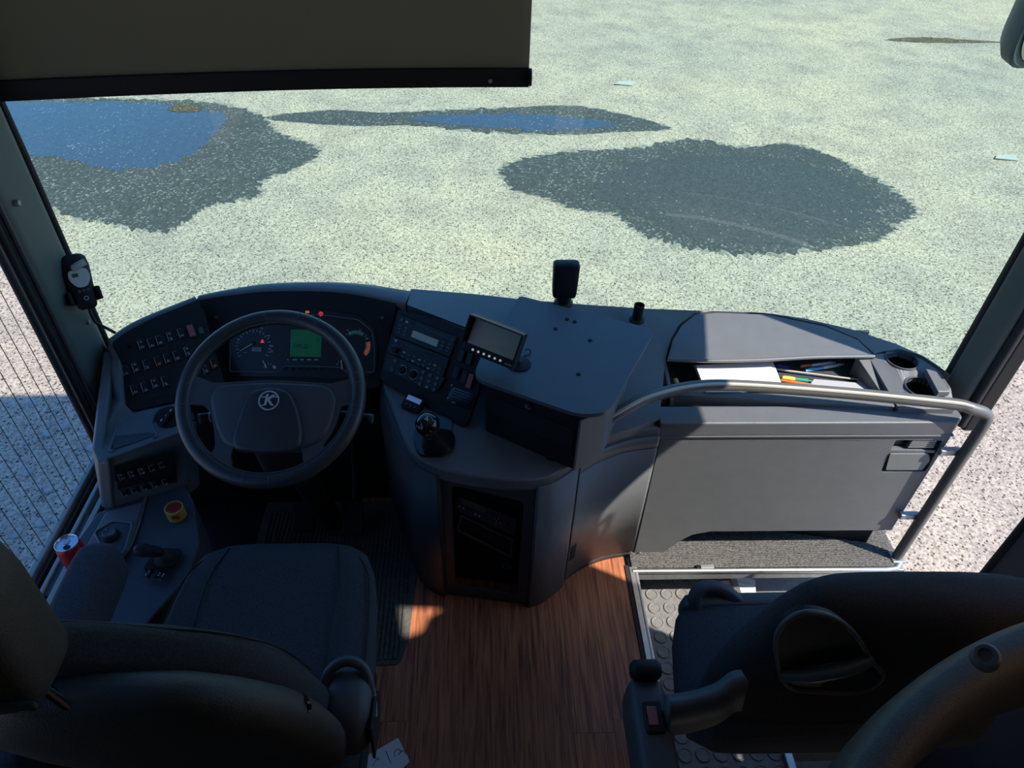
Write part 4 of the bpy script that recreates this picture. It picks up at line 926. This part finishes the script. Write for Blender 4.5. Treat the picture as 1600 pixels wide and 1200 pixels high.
# ================================================================ STEERING WHEEL
SWC = V((-.500, 1.285, .835)); TILT = math.radians(30); WR = .207
SW = Mx(((1, 0, 0), (0, math.cos(TILT), -math.sin(TILT)), (0, math.sin(TILT), math.cos(TILT)))).to_4x4(); SW.translation = SWC
sw = thing('steering_wheel', 'large leather steering wheel with four spokes and a round emblem', 'steering wheel', (SWC.x, SWC.y+.05, 0))
rim = tube('rim', circ(WR, 96), .0185, WHEELM, sw, 18, True, M=SW)
tube('rim_seam', circ(WR-.0172, 96, z=.008), .0013, mat('thread', (.10, .11, .12), .8), rim, 6, True, M=SW)
for a in (8, 15, 63, 76, 98, 172, 187, 258, 274, 345, 352):
    a_ = math.radians(a); c = V((WR*math.cos(a_), WR*math.sin(a_), 0)); rd_ = V((math.cos(a_), math.sin(a_), 0))
    tube('leather_joint', [c+rd_*.0186*math.cos(k*PI/8)+V((0, 0, .0186*math.sin(k*PI/8))) for k in range(16)], .0008, MAT['thread'], rim, 6, True, M=SW)
def wl(px, py, z=0):      # photo pixel -> wheel plane
    pl_ = PL(SWC, SWC+V((1, 0, 0)), SWC+V((0, math.cos(TILT), math.sin(TILT)))); u, v = pl_.uv(px, py); return V((u, v, z))
hubo = [wl(*q) for q in ((286, 582), (310, 590), (335, 600), (425, 595), (520, 601), (545, 594), (563, 583), (565, 640), (548, 634), (534, 636), (528, 660), (516, 684), (505, 697), (520, 722), (478, 748), (474, 712), (470, 690), (372, 690), (362, 712), (366, 748), (322, 722), (338, 700), (336, 670), (330, 645), (320, 634), (298, 634), (283, 640))]
plate('spokes', [p+V((0, 0, -.004)) for p in rnd(hubo, .008, 3)], (0, 0, .012), mat('wheel_plastic', (.065, .07, .078), .42, bump=.15, bscale=800), sw, bevel=.004, M=SW)
pad = [wl(*q) for q in ((336, 602), (425, 597), (518, 602), (532, 622), (524, 660), (508, 694), (474, 706), (372, 706), (346, 696), (332, 660), (325, 622))]
def dome(name, pts, h, m_, parent, z0, M, steps=5, k=.12):
    c = sum(pts, V((0, 0, 0)))/len(pts); bm = bmesh.new(); rings = []
    for i in range(steps+1):
        t = i/steps; a = t*PI/2; s = 1-k*(1-math.cos(a)) if i < steps else 1-k
        rings.append([bm.verts.new(c+(p-c)*s+V((0, 0, z0+h*math.sin(a)))) for p in pts])
    n = len(pts)
    for A, B in zip(rings, rings[1:]):
        for j in range(n): bm.faces.new((A[j], A[(j+1) % n], B[(j+1) % n], B[j]))
    bm.faces.new(rings[-1]); bm.faces.new(rings[0][::-1])
    return obj(name, bm, m_, parent, M=M, ang=50)
dome('hub_pad', rnd(pad, .02, 5), .024, MAT['wheel_plastic'], sw, -.010, SW)
ab = [wl(*q) for q in ((392, 614), (425, 608), (456, 614), (468, 640), (476, 676), (472, 706), (425, 712), (370, 706), (366, 690), (378, 650))]
abp = dome('airbag_cover', rnd(ab, .02, 5), .012, mat('wheel_plastic_dark', (.035, .038, .044), .45, bump=.15, bscale=800), sw, .012, SW)
ec_ = wl(425, 631, .0262)
ez = SW @ Mx.Translation(ec_); EMB = mat('emblem_silver', (.62, .64, .66), .35, metal=.3)
bm = bm_plate(circ(.0245, 32), [circ(.0212, 32)], (0, 0, .002)); em = obj('emblem_ring', bm, EMB, sw, .0006, 1, M=ez)
text('emblem_letter', 'K', ez @ Mx.Translation((.001, 0, .0006)) @ Mx(((1, .25, 0, 0), (0, 1, 0, 0), (0, 0, 1, 0), (0, 0, 0, 1))), .036, EMB, em, .0008, bold=.0011)
bm = bmesh.new(); bm_box(bm, .012, .0028, .0014, Mx.Translation((-.0125, .009, 0))); bm_box(bm, .012, .0028, .0014, Mx.Translation((.0135, .009, 0))); bm_box(bm, .008, .0024, .0014, Mx.Translation((-.012, -.0115, 0)))
obj('emblem_wing', bm, EMB, em, M=ez)
sup('column_shroud', [(SW @ V((0, -.01-.12*t, -.03-.20*t)), V((.075*s, 0, 0)), V((0, .055*s, .02)), 3) for t, s in ((0, .8), (.1, 1), (.4, 1.05), (.8, .9), (1.0, .8))], BLACK, sw, 24)
tube('column', [SW @ V((0, -.1, -.18)), V((-.5, 1.40, .35)), V((-.5, 1.55, .0))], .035, BLACK, sw)
def stalk(label, px, py, side):
    t = thing('column_stalk', label, 'stalk', SW @ V((side*.07, -.02, -.05)))
    a = SW @ V((side*.06, -.02, -.055)); b = SW @ (wl(px, py)+V((0, 0, -.05)))
    d_ = (b-a)
    tube('arm', [a, a+d_*.35, a+d_*.6], .007, BLACK, t)
    tube('grip', [a+d_*.5, a+d_*.6, a+d_*.95], .012, BLACK, t, 14); tube('end_cap', [a+d_*.95, b], .0125, DASHD, t, 14)
    tube('ring_mark', [a+d_*.78, a+d_*.80], .0123, WDIM, t, 14)
stalk('black indicator stalk showing through the left gap of the steering wheel', 299, 645, -1)
stalk('black wiper stalk showing right of the steering wheel', 578, 646, 1)
kc = SW @ (wl(519, 691)+V((0, .01, -.07))); kt = thing('ignition_key', 'small metal ignition key glinting behind the right of the wheel', 'key', kc)
lathe('lock_barrel', [(.010, 0), (.010, .012), (0, .012)], ALUD, kt, Mx.Translation(kc) @ Mx.Rotation(-.5, 4, 'X'), 14); box('key_bow', Mx.Translation(kc+V((0, -.006, .012))), .004, .010, .022, CHROME, kt, .001)

wbox('firewall', (-1.03, 1.66, 0), (-.30, 1.68, .62), BLACK, dash, .004)
plate('knee_panel', [V((-.80, 1.56, .60)), V((-.33, 1.57, .60)), V((-.33, 1.66, .42)), V((-.80, 1.66, .42))], (0, .01, 0), BLACK, dash)
# pedals and ribbed mat in the footwell
RIBM = mat('ribbed_mat', (.10, .10, .09), .85, var=.3, vscale=80)
mt_ = thing('floor_mat', 'ribbed grey rubber mat beside the driver seat', 'mat', (-.4, 1.2, 0))
mo_ = rnd([V((-.75, 1.03, .001)), V((-.235, 1.03, .001)), V((-.212, 1.12, .001)), V((-.205, 1.40, .001)), V((-.24, 1.64, .001)), V((-.75, 1.64, .001))], .015)
plate('mat_base', mo_, (0, 0, .004), RIBM, mt_, bevel=.001)
bm = bmesh.new(); bm_box(bm, .006, .55, .004); rb_, _ = mesh_of(bm, RIBM, False, center=False)
for i in range(36): place('rib', rb_, mt_, Mx.Translation((-.235-i*.014, 1.32, .005)))
for k, (px, lab) in enumerate(((-.58, 'black brake pedal in the dark footwell'), (-.42, 'black accelerator pedal in the dark footwell'))):
    t = thing('pedal', lab, 'pedal', (px, 1.55, 0)); box('pad', Mx.Translation((px, 1.5, .10)) @ Mx.Rotation(.8, 4, 'X'), .07, .10, .012, RUBBER, t, .004); tube('arm', [V((px, 1.52, .10)), V((px, 1.60, .16)), V((px, 1.66, .30))], .008, BLACK, t)

# ================================================================ SEATS
ds_ = thing('driver_seat', 'dark fabric driver seat with vinyl shell back and armrests', 'seat', (-.475, .8, 0))
X0 = -.475
sq = []
for y, w_, h_, zc in ((.52, .15, .04, .49), (.55, .225, .06, .49), (.65, .243, .068, .485), (.80, .243, .068, .487), (.92, .234, .068, .492), (1.0, .220, .066, .496), (1.045, .200, .058, .497), (1.075, .165, .042, .492), (1.09, .11, .02, .488)):
    sq.append((V((X0, y, zc)), V((w_, 0, 0)), V((0, 0, h_)), 3.6))
cush = sup('seat_cushion', sq, FABRIC, ds_, 36)
for sx in (-1, 1):
    tube('seam', spline([V((X0+sx*.150, .62, .555)), V((X0+sx*.150, .80, .5575)), V((X0+sx*.150, .95, .563)), V((X0+sx*.130, 1.05, .551))], 6), .0022, BLACK, cush, 6)
    tube('seam', spline([V((X0+sx*.228, .60, .535)), V((X0+sx*.228, .80, .537)), V((X0+sx*.210, .98, .545)), V((X0+sx*.15, 1.06, .535))], 6), .0018, BLACK, cush, 6)
wbox('seat_base', (X0-.17, .54, .06), (X0+.17, .98, .44), BLACK, ds_, .03)
wbox('base_plate', (X0-.18, .54, .0), (X0+.18, 1.0, .07), RUBBER, ds_, .01)
# backrest: fabric front, vinyl shell behind; leans back
def bsec(t, y0=.645, z0=.52, y1=.490, z1=1.13): return V((X0, y0+(y1-y0)*t, z0+(z1-z0)*t))
bd = V((0, .955, .25))
bk = [(bsec(t)+V((xo, 0, 0)), V((w_, 0, 0)), bd*d_, 2.8) for t, xo, w_, d_ in ((0, 0, .215, .04), (.06, 0, .20, .055), (.3, 0, .20, .062), (.55, -.01, .20, .062), (.70, -.02, .197, .058), (.79, -.035, .192, .052), (.86, -.06, .168, .047), (.91, -.10, .130, .042), (.97, -.15, .085, .036), (1.02, -.17, .06, .026), (1.05, -.175, .03, .010))]
back = sup('backrest', bk, FABRICS, ds_, 36)
sh = [(bsec(t)+V((-.015, -.062, .0)), V((w_, 0, 0)), bd*d_, 2.8) for t, w_, d_ in ((0, .22, .035), (.1, .245, .045), (.4, .256, .05), (.58, .252, .05), (.70, .236, .050), (.79, .206, .046), (.86, .170, .040), (.91, .130, .028), (.93, .09, .010))]
shell = sup('back_shell', sh, LEATHER, ds_, 36)
tube('seam', spline([bsec(t)+V((w_, .035, -.005)) for t, w_ in ((.5, .186), (.62, .180), (.74, .166), (.82, .135), (.88, .085), (.92, .015), (.97, -.07))]+[bsec(1.03)+V((-.13, .02, 0))], 5), .0018, BLACK, back, 6)
fcen = P(474, 1106, z=.945); lathe('shell_fastener', [(.012, -.02), (.012, .001), (.009, .003), (.006, .001), (0, .001)], GLOSS, shell, Mx.Translation(fcen) @ V((.4, -.7, .6)).to_track_quat('Z', 'Y').to_matrix().to_4x4(), 20)
hd = [(V((X0-.098, .395+.01*t, 1.225+.25*t)), V((.115*s, 0, 0)), V((0, .050*s, .0)), 5) for t, s in ((0, .86), (.03, .95), (.10, 1), (.6, 1), (.9, .9), (1, .6))]
hrest = sup('headrest', hd, LEATHER, ds_, 32)
wbox('headrest_band', (X0-.19, .343, 1.25), (X0+.02, .35, 1.262), FABRICS, hrest, .003)
for sx in (-.14, -.04): tube('headrest_post', [V((X0+sx, .42, 1.10)), V((X0+sx, .40, 1.26))], .007, CHROME, ds_)
# left armrest
al = sup('armrest', [(V((-.835, y, .625+.03*(y-.6))), V((.046*s, 0, 0)), V((0, 0, .062*s)), 4) for y, s in ((.52, .7), (.56, .95), (.7, 1), (.92, 1), (.955, .95), (.975, .7))], FABRIC, ds_, 24)
# right armrest housing with a loop handle
ax = P(530, 1110, z=.72)
ar = sup('belt_housing', [(V((-.246, y, .635)), V((.046*s, 0, 0)), V((0, 0, .070*s)), 3.4) for y, s in ((.550, .6), (.565, .85), (.59, 1), (.63, 1), (.66, .92), (.68, .6))], DASHD, ds_, 24)
plate('housing_cover', [V((-.201, .545, .585)), V((-.201, .64, .585)), V((-.201, .65, .64)), V((-.201, .62, .675)), V((-.201, .56, .675))], (.006, 0, 0), BLACK, ar, bevel=.002)
tube('loop_handle', spline([V((-.294, .62, .66)), V((-.286, .655, .70)), V((-.254, .672, .715)), V((-.219, .662, .705)), V((-.206, .63, .665))], 6), .010, DASHD, ar, 10)
tube('belt_strap', [V((-.212, .655, .695)), V((-.204, .63, .665)), V((-.200, .60, .64))], .008, mat('belt_grey', (.22, .23, .25), .7), ar, 8)
wbox('lower_trim', (-.40, .30, .50), (-.20, .44, .56), DASHD, ds_, .02)

gs = thing('guide_seat', 'dark fabric guide seat by the doorway with a recessed grab handle in its back', 'seat', (.8, .75, 0))
gq = [(V((.80, y, z_)), V((w_, 0, 0)), V((0, 0, h_)), 4) for y, w_, h_, z_ in ((.62, .30, .045, .41), (.65, .345, .055, .41), (.75, .352, .060, .412), (.86, .335, .060, .415), (.92, .315, .056, .415), (.945, .29, .04, .412))]
gc_ = sup('seat_cushion', gq, FABRIC, gs, 36)
sup('front_trim', [(V((x, .945, .425)), V((0, .022*s, 0)), V((0, 0, .045*s)), 4) for x, s in ((.50, .5), (.51, .9), (.54, 1), (1.06, 1), (1.09, .9), (1.10, .5))], mat('teal_plastic', (.07, .085, .09), .5), gs, 20)
hd_ = P(1105, 925, z=.50)
tube('grab_handle', spline([V((.535, .925, .44)), V((.527, .945, .475)), V((.55, .962, .49)), V((.60, .96, .482)), V((.66, .935, .44))], 6), .017, DASHD, gs, 12)
gb_ = [(V((xc, .700+.02*t, .38+.49*t)), V((w_, 0, 0)), V((0, d_, 0)), 2.8) for t, xc, w_, d_ in ((0, .82, .33, .05), (.1, .83, .355, .062), (.4, .85, .365, .066), (.6, .87, .36, .066), (.75, .885, .34, .064), (.86, .885, .315, .060), (.93, .84, .245, .052), (.98, .765, .15, .036), (1.0, .735, .075, .012))]
gback = sup('backrest', gb_, FABRICS, gs, 40)
HP = PL(V((.5, .648, .6)), V((1, .648, .6)), V((.5, .658, 1)))
ov = [HP.uv(*q) for q in ((1212, 1010), (1222, 975), (1255, 955), (1300, 962), (1335, 990), (1360, 1030), (1378, 1055), (1340, 1078), (1280, 1078), (1228, 1068))]
ovp = spline([V((a, b, 0)) for a, b in ov], 5, True)
plate('handle_recess', [p+V((0, 0, -.012)) for p in ovp], (0, 0, .013), BLACK, gback, bevel=.001, M=HP.M())
tube('recess_rim', [p+V((0, 0, .003)) for p in ovp], .0055, DASHD, gback, 10, True, M=HP.M())
ha, hb2 = HP.uv(1218, 1052), HP.uv(1358, 1026)
tube('recess_handle', spline([V((ha[0], ha[1], .002)), V(((ha[0]*3+hb2[0])/4, (ha[1]*3+hb2[1])/4+.003, .016)), V(((ha[0]+hb2[0]*3)/4, (ha[1]+hb2[1]*3)/4+.003, .016)), V((hb2[0], hb2[1], .002))], 5), .014, mat('handle_green', (.08, .095, .09), .3), gback, 14, M=HP.M())
# aisle armrest with buckle
sup('armrest', [(V((.328, y, .585)), V((.038*s, 0, 0)), V((0, 0, .065*s)), 4.5) for y, s in ((.44, .7), (.46, .95), (.5, 1), (.63, 1), (.655, .95), (.67, .7))], DASHD, gs, 24)
sup('armrest_hinge', [(V((.328+.03*k, .672, .655)), V((0, .020*s, 0)), V((0, 0, .022*s)), 2.2) for k, s in ((-1, .6), (-.7, 1), (.7, 1), (1, .6))], BLACK, gs, 18)
bz = P(1022, 1120, z=.655); bk_ = wbox('buckle', bz+V((-.018, -.030, -.03)), bz+V((.018, .030, .003)), BLACK, gs, .004)
wbox('release_button', bz+V((-.013, -.018, .003)), bz+V((.006, .018, .007)), mat('belt_red', (.35, .07, .09), .45), bk_, .002)
wg = spline([P(1040, 1085, z=.70), P(1075, 1080, z=.70), P(1115, 1068, z=.71), P(1140, 1050, z=.72), P(1158, 1046, z=.72)], 6)
strip('side_wing', wg, [p+V((0, -.02, -.075)) for p in wg], DASHD, gs, .03)
# vinyl shell of the next seat, nearest the camera on the right
ns = thing('rear_seat', 'dark vinyl seat shell with a round fastener in the near right corner', 'seat', (.75, .35, 0))
pa = spline([P(*q, z=.98) for q in ((1320, 1290), (1365, 1200), (1430, 1120), (1520, 1050), (1610, 1005), (1720, 975))], 6)
secs = []
for i, p in enumerate(pa):
    t = (pa[min(i+1, len(pa)-1)]-pa[max(i-1, 0)]).normalized(); s = t.cross(V((0, 0, 1))).normalized()
    secs.append((p+V((0, 0, -.10)), s*.040, V((0, 0, .125)), 3.2))
nsh = sup('shell_band', secs, LEATHER, ns, 24)
sup('seat_back', [(V((.97+.02*t, .30-.03*t, .30+.54*t)), V((.36*s, 0, 0)), V((0, .05*s, 0)), 3) for t, s in ((0, .9), (.2, 1), (.7, 1), (.92, .9), (1, .6))], FABRICS, ns, 32)
fcn = P(1540, 1026, z=1.07); lathe('fastener', [(.019, -.012), (.019, .004), (.015, .008), (.010, .008), (.008, .003), (0, .003)], DASHD, nsh, Mx.Translation(fcn) @ (CAM-fcn+V((0, .2, .5))).to_track_quat('Z', 'Y').to_matrix().to_4x4(), 24)

# ================================================================ BLIND, MIRRORS, BREATH TESTER
bl = thing('roller_blind', 'dark brown fabric roller blind pulled down on the left half of the windscreen', 'blind', (-.45, 1.7, 1.4))
BZ = 1.425
bpts = [V((-1.035, 1.60, 0)), V((-.75, 1.655, 0)), V((-.4, 1.708, 0)), V((-.1, 1.738, 0)), V((.118, 1.752, 0))]
bs = spline(bpts, 5)
BLM = bpy.data.materials.new('blind_fabric'); BLM.use_nodes = True; nt = BLM.node_tree; pb_ = nt.nodes['Principled BSDF']; pb_.inputs['Base Color'].default_value = (.24, .21, .18, 1); pb_.inputs['Roughness'].default_value = .9
tl = nt.nodes.new('ShaderNodeBsdfTranslucent'); tl.inputs[0].default_value = (.36, .31, .25, 1); mx_ = nt.nodes.new('ShaderNodeMixShader'); mx_.inputs[0].default_value = .6
nt.links.new(pb_.outputs[0], mx_.inputs[1]); nt.links.new(tl.outputs[0], mx_.inputs[2]); nt.links.new(mx_.outputs[0], nt.nodes['Material Output'].inputs[0])
strip('blind_cloth', [p+V((0, .004*math.sin(i*1.7), 2.36)) for i, p in enumerate(bs)], [p+V((0, 0, BZ+.02)) for p in bs], BLM, bl, .0015)
bar = bm_sweep(bmesh.new(), [p+V((0, 0, BZ+.012)) for p in bs], rnd([V((-.008, -.022, 0)), V((.008, -.022, 0)), V((.008, .022, 0)), V((-.008, .022, 0))], .004, 2)); bo = obj('bottom_bar', bar, BLACK, bl, ang=50)
lathe('bar_cap', [(.020, -.004), (.020, .004), (0, .005)], BLACK, bo, Mx.Translation(bs[-1]+V((.003, 0, BZ+.012))) @ Mx.Rotation(PI/2, 4, 'Y'), 16)
c = P(766, 124, y=1.742); lathe('bar_screw', [(.005, 0), (.004, .003), (0, .003)], ALUD, bo, Mx.Translation(c+V((0, -.012, 0))) @ Mx.Rotation(PI/2, 4, 'X'), 12)
tube('roller', [p+V((0, 0, 2.37)) for p in bs], .03, BLACK, bl)
# outside mirrors
def mirror(label, base, parent_dir, w_, h_, rot):
    t = thing('outside_mirror', label, 'mirror', base)
    M_ = Mx.Translation(base) @ Mx.Rotation(rot, 4, 'Z')
    bm = bm_sup(bmesh.new(), [(V((0, y, h_/2)), V((w_/2*s, 0, 0)), V((0, 0, h_/2*s)), 6) for y, s in ((0, .96), (.01, 1), (.06, .97), (.10, .85), (.12, .6))], 32); obj('housing', bm, mat('mirror_grey', (.07, .08, .08), .5), t, M=M_)
    bm = bm_sup(bmesh.new(), [(V((0, y, h_/2)), V((w_/2*.9, 0, 0)), V((0, 0, h_/2*.92)), 4) for y in (-.006, .0)], 32); obj('mirror_glass', bm, mat('mirror_glass', (.35, .4, .4), .03, metal=1), t, M=M_)
    tube('mirror_arm', spline([base+V((0, .06, h_*.9)), base+V((0, .08, h_+.2)), base+V((parent_dir*.1, 0, h_+.45)), base+V((parent_dir*.3, -.2, h_+.5))], 6), .018, BLACK, t)
mb = P(1565, 102, y=2.35)
mirror('grey outside mirror hanging at the top right corner', mb+V((.135, 0, -.01)), -1, .27, .45, .12)
# breath tester on the left pillar
q0 = P(118, 425, x=-1.015); bt = thing('breath_tester', 'black handheld breath tester in a cradle on the left pillar', 'breath tester', P(135, 470, x=-1.03))
BTP = PL.pn(P(122, 440, x=-1.015), V((.62, -.62, .42)), V((.75, .75, 0)))
b0, b1 = BTP.uv(140, 482), BTP.uv(108, 398); L = math.hypot(b1[0]-b0[0], b1[1]-b0[1]); ar_ = math.atan2(b1[1]-b0[1], b1[0]-b0[0])-PI/2
BT = BTP.M((b0[0]+b1[0])/2, (b0[1]+b1[1])/2, 0, ar_)
bw = .036
bm = bm_sup(bmesh.new(), [(V((0, -L/2+L*t, -.008)), V((bw*s, 0, 0)), V((0, 0, .020*s)), 2.8) for t, s in ((0, .45), (.04, .62), (.2, .72), (.45, .85), (.75, 1), (.92, .95), (.98, .75), (1, .45))], 24); obj('body', bm, BLACK, bt, M=BT)
bm = bm_plate(rnd([V((-.020, .032, 0)), V((.024, .032, 0)), V((.026, .006, 0)), V((.012, -.014, 0)), V((-.010, -.014, 0)), V((-.024, .008, 0))], .01, 4), [], (0, 0, .003)); fcp = obj('face_plate', bm, mat('silver_face', (.55, .56, .58), .4), bt, .0008, 1, M=BT @ Mx.Translation((0, .0, .0105)))
box('lcd', BT @ Mx.Translation((-.007, .018, .0137)), .014, .009, .0006, mat('lcd_olive', (.05, .07, .05), .4), fcp, 0)
for i in range(3): lathe('key', [(.0045, 0), (.004, .002), (0, .002)], DASHD, bt, BT @ Mx.Translation((-.010+.010*i, -.022, .0105)), 12)
lathe('round_logo', [(.0055, 0), (.0055, .001), (.004, .001), (.004, .0)], WDIM, bt, BT @ Mx.Translation((.0, -.042, .0085)), 16)
tube('mouthpiece', [BT @ V((-.004, .036, .012)), BT @ V((.004, .040, .022)), BT @ V((.024, .046, .026))], .0085, mat('clear_white', (.62, .64, .66), .35), bt, 14)
bm = bmesh.new(); bm_box(bm, .070, .030, .020, Mx.Translation((0, -L/2+.030, -.026))); bm_box(bm, .008, .034, .032, Mx.Translation((-.034, -L/2+.034, -.02))); bm_box(bm, .008, .034, .032, Mx.Translation((.034, -L/2+.034, -.02))); obj('cradle', bm, BLACK, bt, .003, M=BT)
tube('cable', spline([BT @ V((0, -L/2, -.006)), P(143, 492, x=-1.02), P(150, 504, x=-1.02), P(165, 512, x=-1.0), P(180, 520, x=-.985)], 6), .004, RUBBER, bt, 8)

# ================================================================ SMALL THINGS
# can
cc = P(116, 868, z=.50); cc = V((cc.x, cc.y, .437)); can = thing('drink_can', 'open red and silver drink can on the left window ledge', 'can', cc)
K_ = .115
lathe('can_body', [(.022, 0), (.026, .004), (.029, .012), (.029, K_-.018), (.026, K_-.005)], mat('can_red', (.55, .02, .03), .3, metal=.3), can, Mx.Translation(cc), 32)
cl_ = lathe('can_lid', [(.026, K_-.005), (.0265, K_), (.0255, K_+.0008), (.0235, K_-.001), (.0225, K_-.005), (0, K_-.005)], mat('can_silver', (.72, .74, .78), .25, metal=.9), can, Mx.Translation(cc), 32)
bm = bm_plate(circ(.0075, 20, 0, .005, .011), [circ(.0038, 14, 0, .010, .0042)], (0, 0, .0012)); obj('pull_tab', bm, ALU, cl_, M=Mx.Translation(cc+V((-.003, .004, K_-.0042))) @ Mx.Rotation(.3, 4, 'Z'))
bm = bm_plate(circ(.0085, 20, 0, 0, .0068), [], (0, 0, .0006)); obj('mouth_opening', bm, BLACK, cl_, M=Mx.Translation(cc+V((.004, -.010, K_-.0048))))
wbox('can_shelf', (LX+.012, 1.0, .40), (-.985, 1.25, .436), DASHD, lb, .004)
# paper sheet and pens in the tray
ps = thing('paper_stack', 'stack of white paper sheets in the left of the document tray', 'paper', P(1150, 580, z=TF))
for k in range(3):
    z_ = TF+.042+.004*k
    pq = [P(1083+2*k, 571, z=z_+.008), P(1208-3*k, 566, z=z_+.008), P(1226-2*k, 612, z=z_+.006), P(1101+k, 613, z=z_+.006)]
    plate('sheet', pq, (0, 0, .0012), PAPER, ps, bevel=0)
def pen(name, label, p0, p1, r, m1, m2=None, z=TF, split=.35, tip=True, cat='pen'):
    a = P(*p0, z=z+r); b = P(*p1, z=z+r); d_ = (b-a).normalized(); L = (b-a).length
    t = thing(name, label, cat, a.lerp(b, .5)-V((0, 0, r)), 'pens in the document tray')
    tube('barrel', [a, a+d_*L*split], r, m1, t, 10); tube('grip', [a+d_*L*split, b], r*1.02 if m2 else r, m2 or m1, t, 10)
    if tip: tube('tip', [b, b+d_*.012], r*.5, m2 or m1, t, 8)
    tube('clip', [a+d_*.004+V((0, 0, r*1.2)), a+d_*.03+V((0, 0, r*1.25))], .0012, m1, t, 6)
PZ = TF+.02
wbox('tray_insert', (.80, 1.45, TF), (1.20, 1.73, PZ-.001), DASHD, dash, .003)
CO = {k: mat('pen_'+k, v, .35) for k, v in dict(orange=(.75, .17, .03), blue=(.05, .07, .5), sky=(.12, .42, .75), white=(.8, .8, .82), green=(.03, .32, .22), yellow=(.8, .68, .15), grey=(.5, .47, .42)).items()}
pen('ballpoint_pen', 'dark blue pen end sticking out beside the paper stack', (1213, 571), (1232, 576), .0048, CO['blue'], z=PZ, tip=False)
pen('ballpoint_pen', 'white pen with orange end at the back of the tray', (1250, 573), (1300, 567), .0052, CO['orange'], CO['white'], z=PZ)
pen('ballpoint_pen', 'light blue and white pen in the middle of the tray', (1258, 579), (1313, 570), .0052, CO['sky'], CO['white'], z=PZ, split=.5)
pen('pencil', 'long pale stick lying across the tray', (1213, 577), (1371, 597), .0030, CO['grey'], z=PZ+.006, tip=False, cat='pencil')
pen('marker_pen', 'yellow and green pen in front of the paper stack', (1222, 590), (1262, 595), .0062, CO['yellow'], CO['green'], z=PZ, split=.5)
pen('marker_pen', 'orange pen in front of the paper stack', (1220, 594), (1268, 602), .0055, CO['orange'], z=PZ)
plate_c = P(1342, 601, z=PZ)
wc = thing('card_holder', 'flat clear white plastic case at the front of the tray', 'case', P(1300, 600, z=PZ))
plate('case', pz([(1270, 595, PZ+.002), (1362, 603, PZ+.002), (1360, 614, PZ+.002), (1262, 606, PZ+.002)]), (0, 0, .008), mat('case_grey', (.45, .45, .47), .3), wc, bevel=.002)
jw = P(1347, 603, z=PZ); jt = thing('glass_stopper', 'small clear round glass piece in the tray corner', 'ornament', jw)
lathe('disc', [(.018, 0), (.019, .006), (.012, .012), (0, .013)], mat('clear_grey', (.35, .37, .40), .08, spec=1), jt, Mx.Translation(jw), 20)
# note on the floor
nz = .008; nn = [P(*q, z=nz) for q in ((561, 1188), (622, 1153), (637, 1182), (640, 1190), (625, 1205), (560, 1212))]
nt_ = plate('paper_note', nn, (0, 0, .0008), PAPER, None, bevel=0); setp(nt_, 'white handwritten paper note on the wood floor behind the driver seat', 'paper')
c = P(626, 1178, z=nz+.0012)
for pth in ([(618, 1182), (616, 1176), (622, 1170), (626, 1174), (622, 1180), (630, 1172), (634, 1178)], [(603, 1174), (611, 1192)], [(582, 1197), (590, 1184), (592, 1188)]):
    tube('handwriting', spline([P(*q, z=nz+.0012) for q in pth], 4), .0007, INK, nt_, 6)
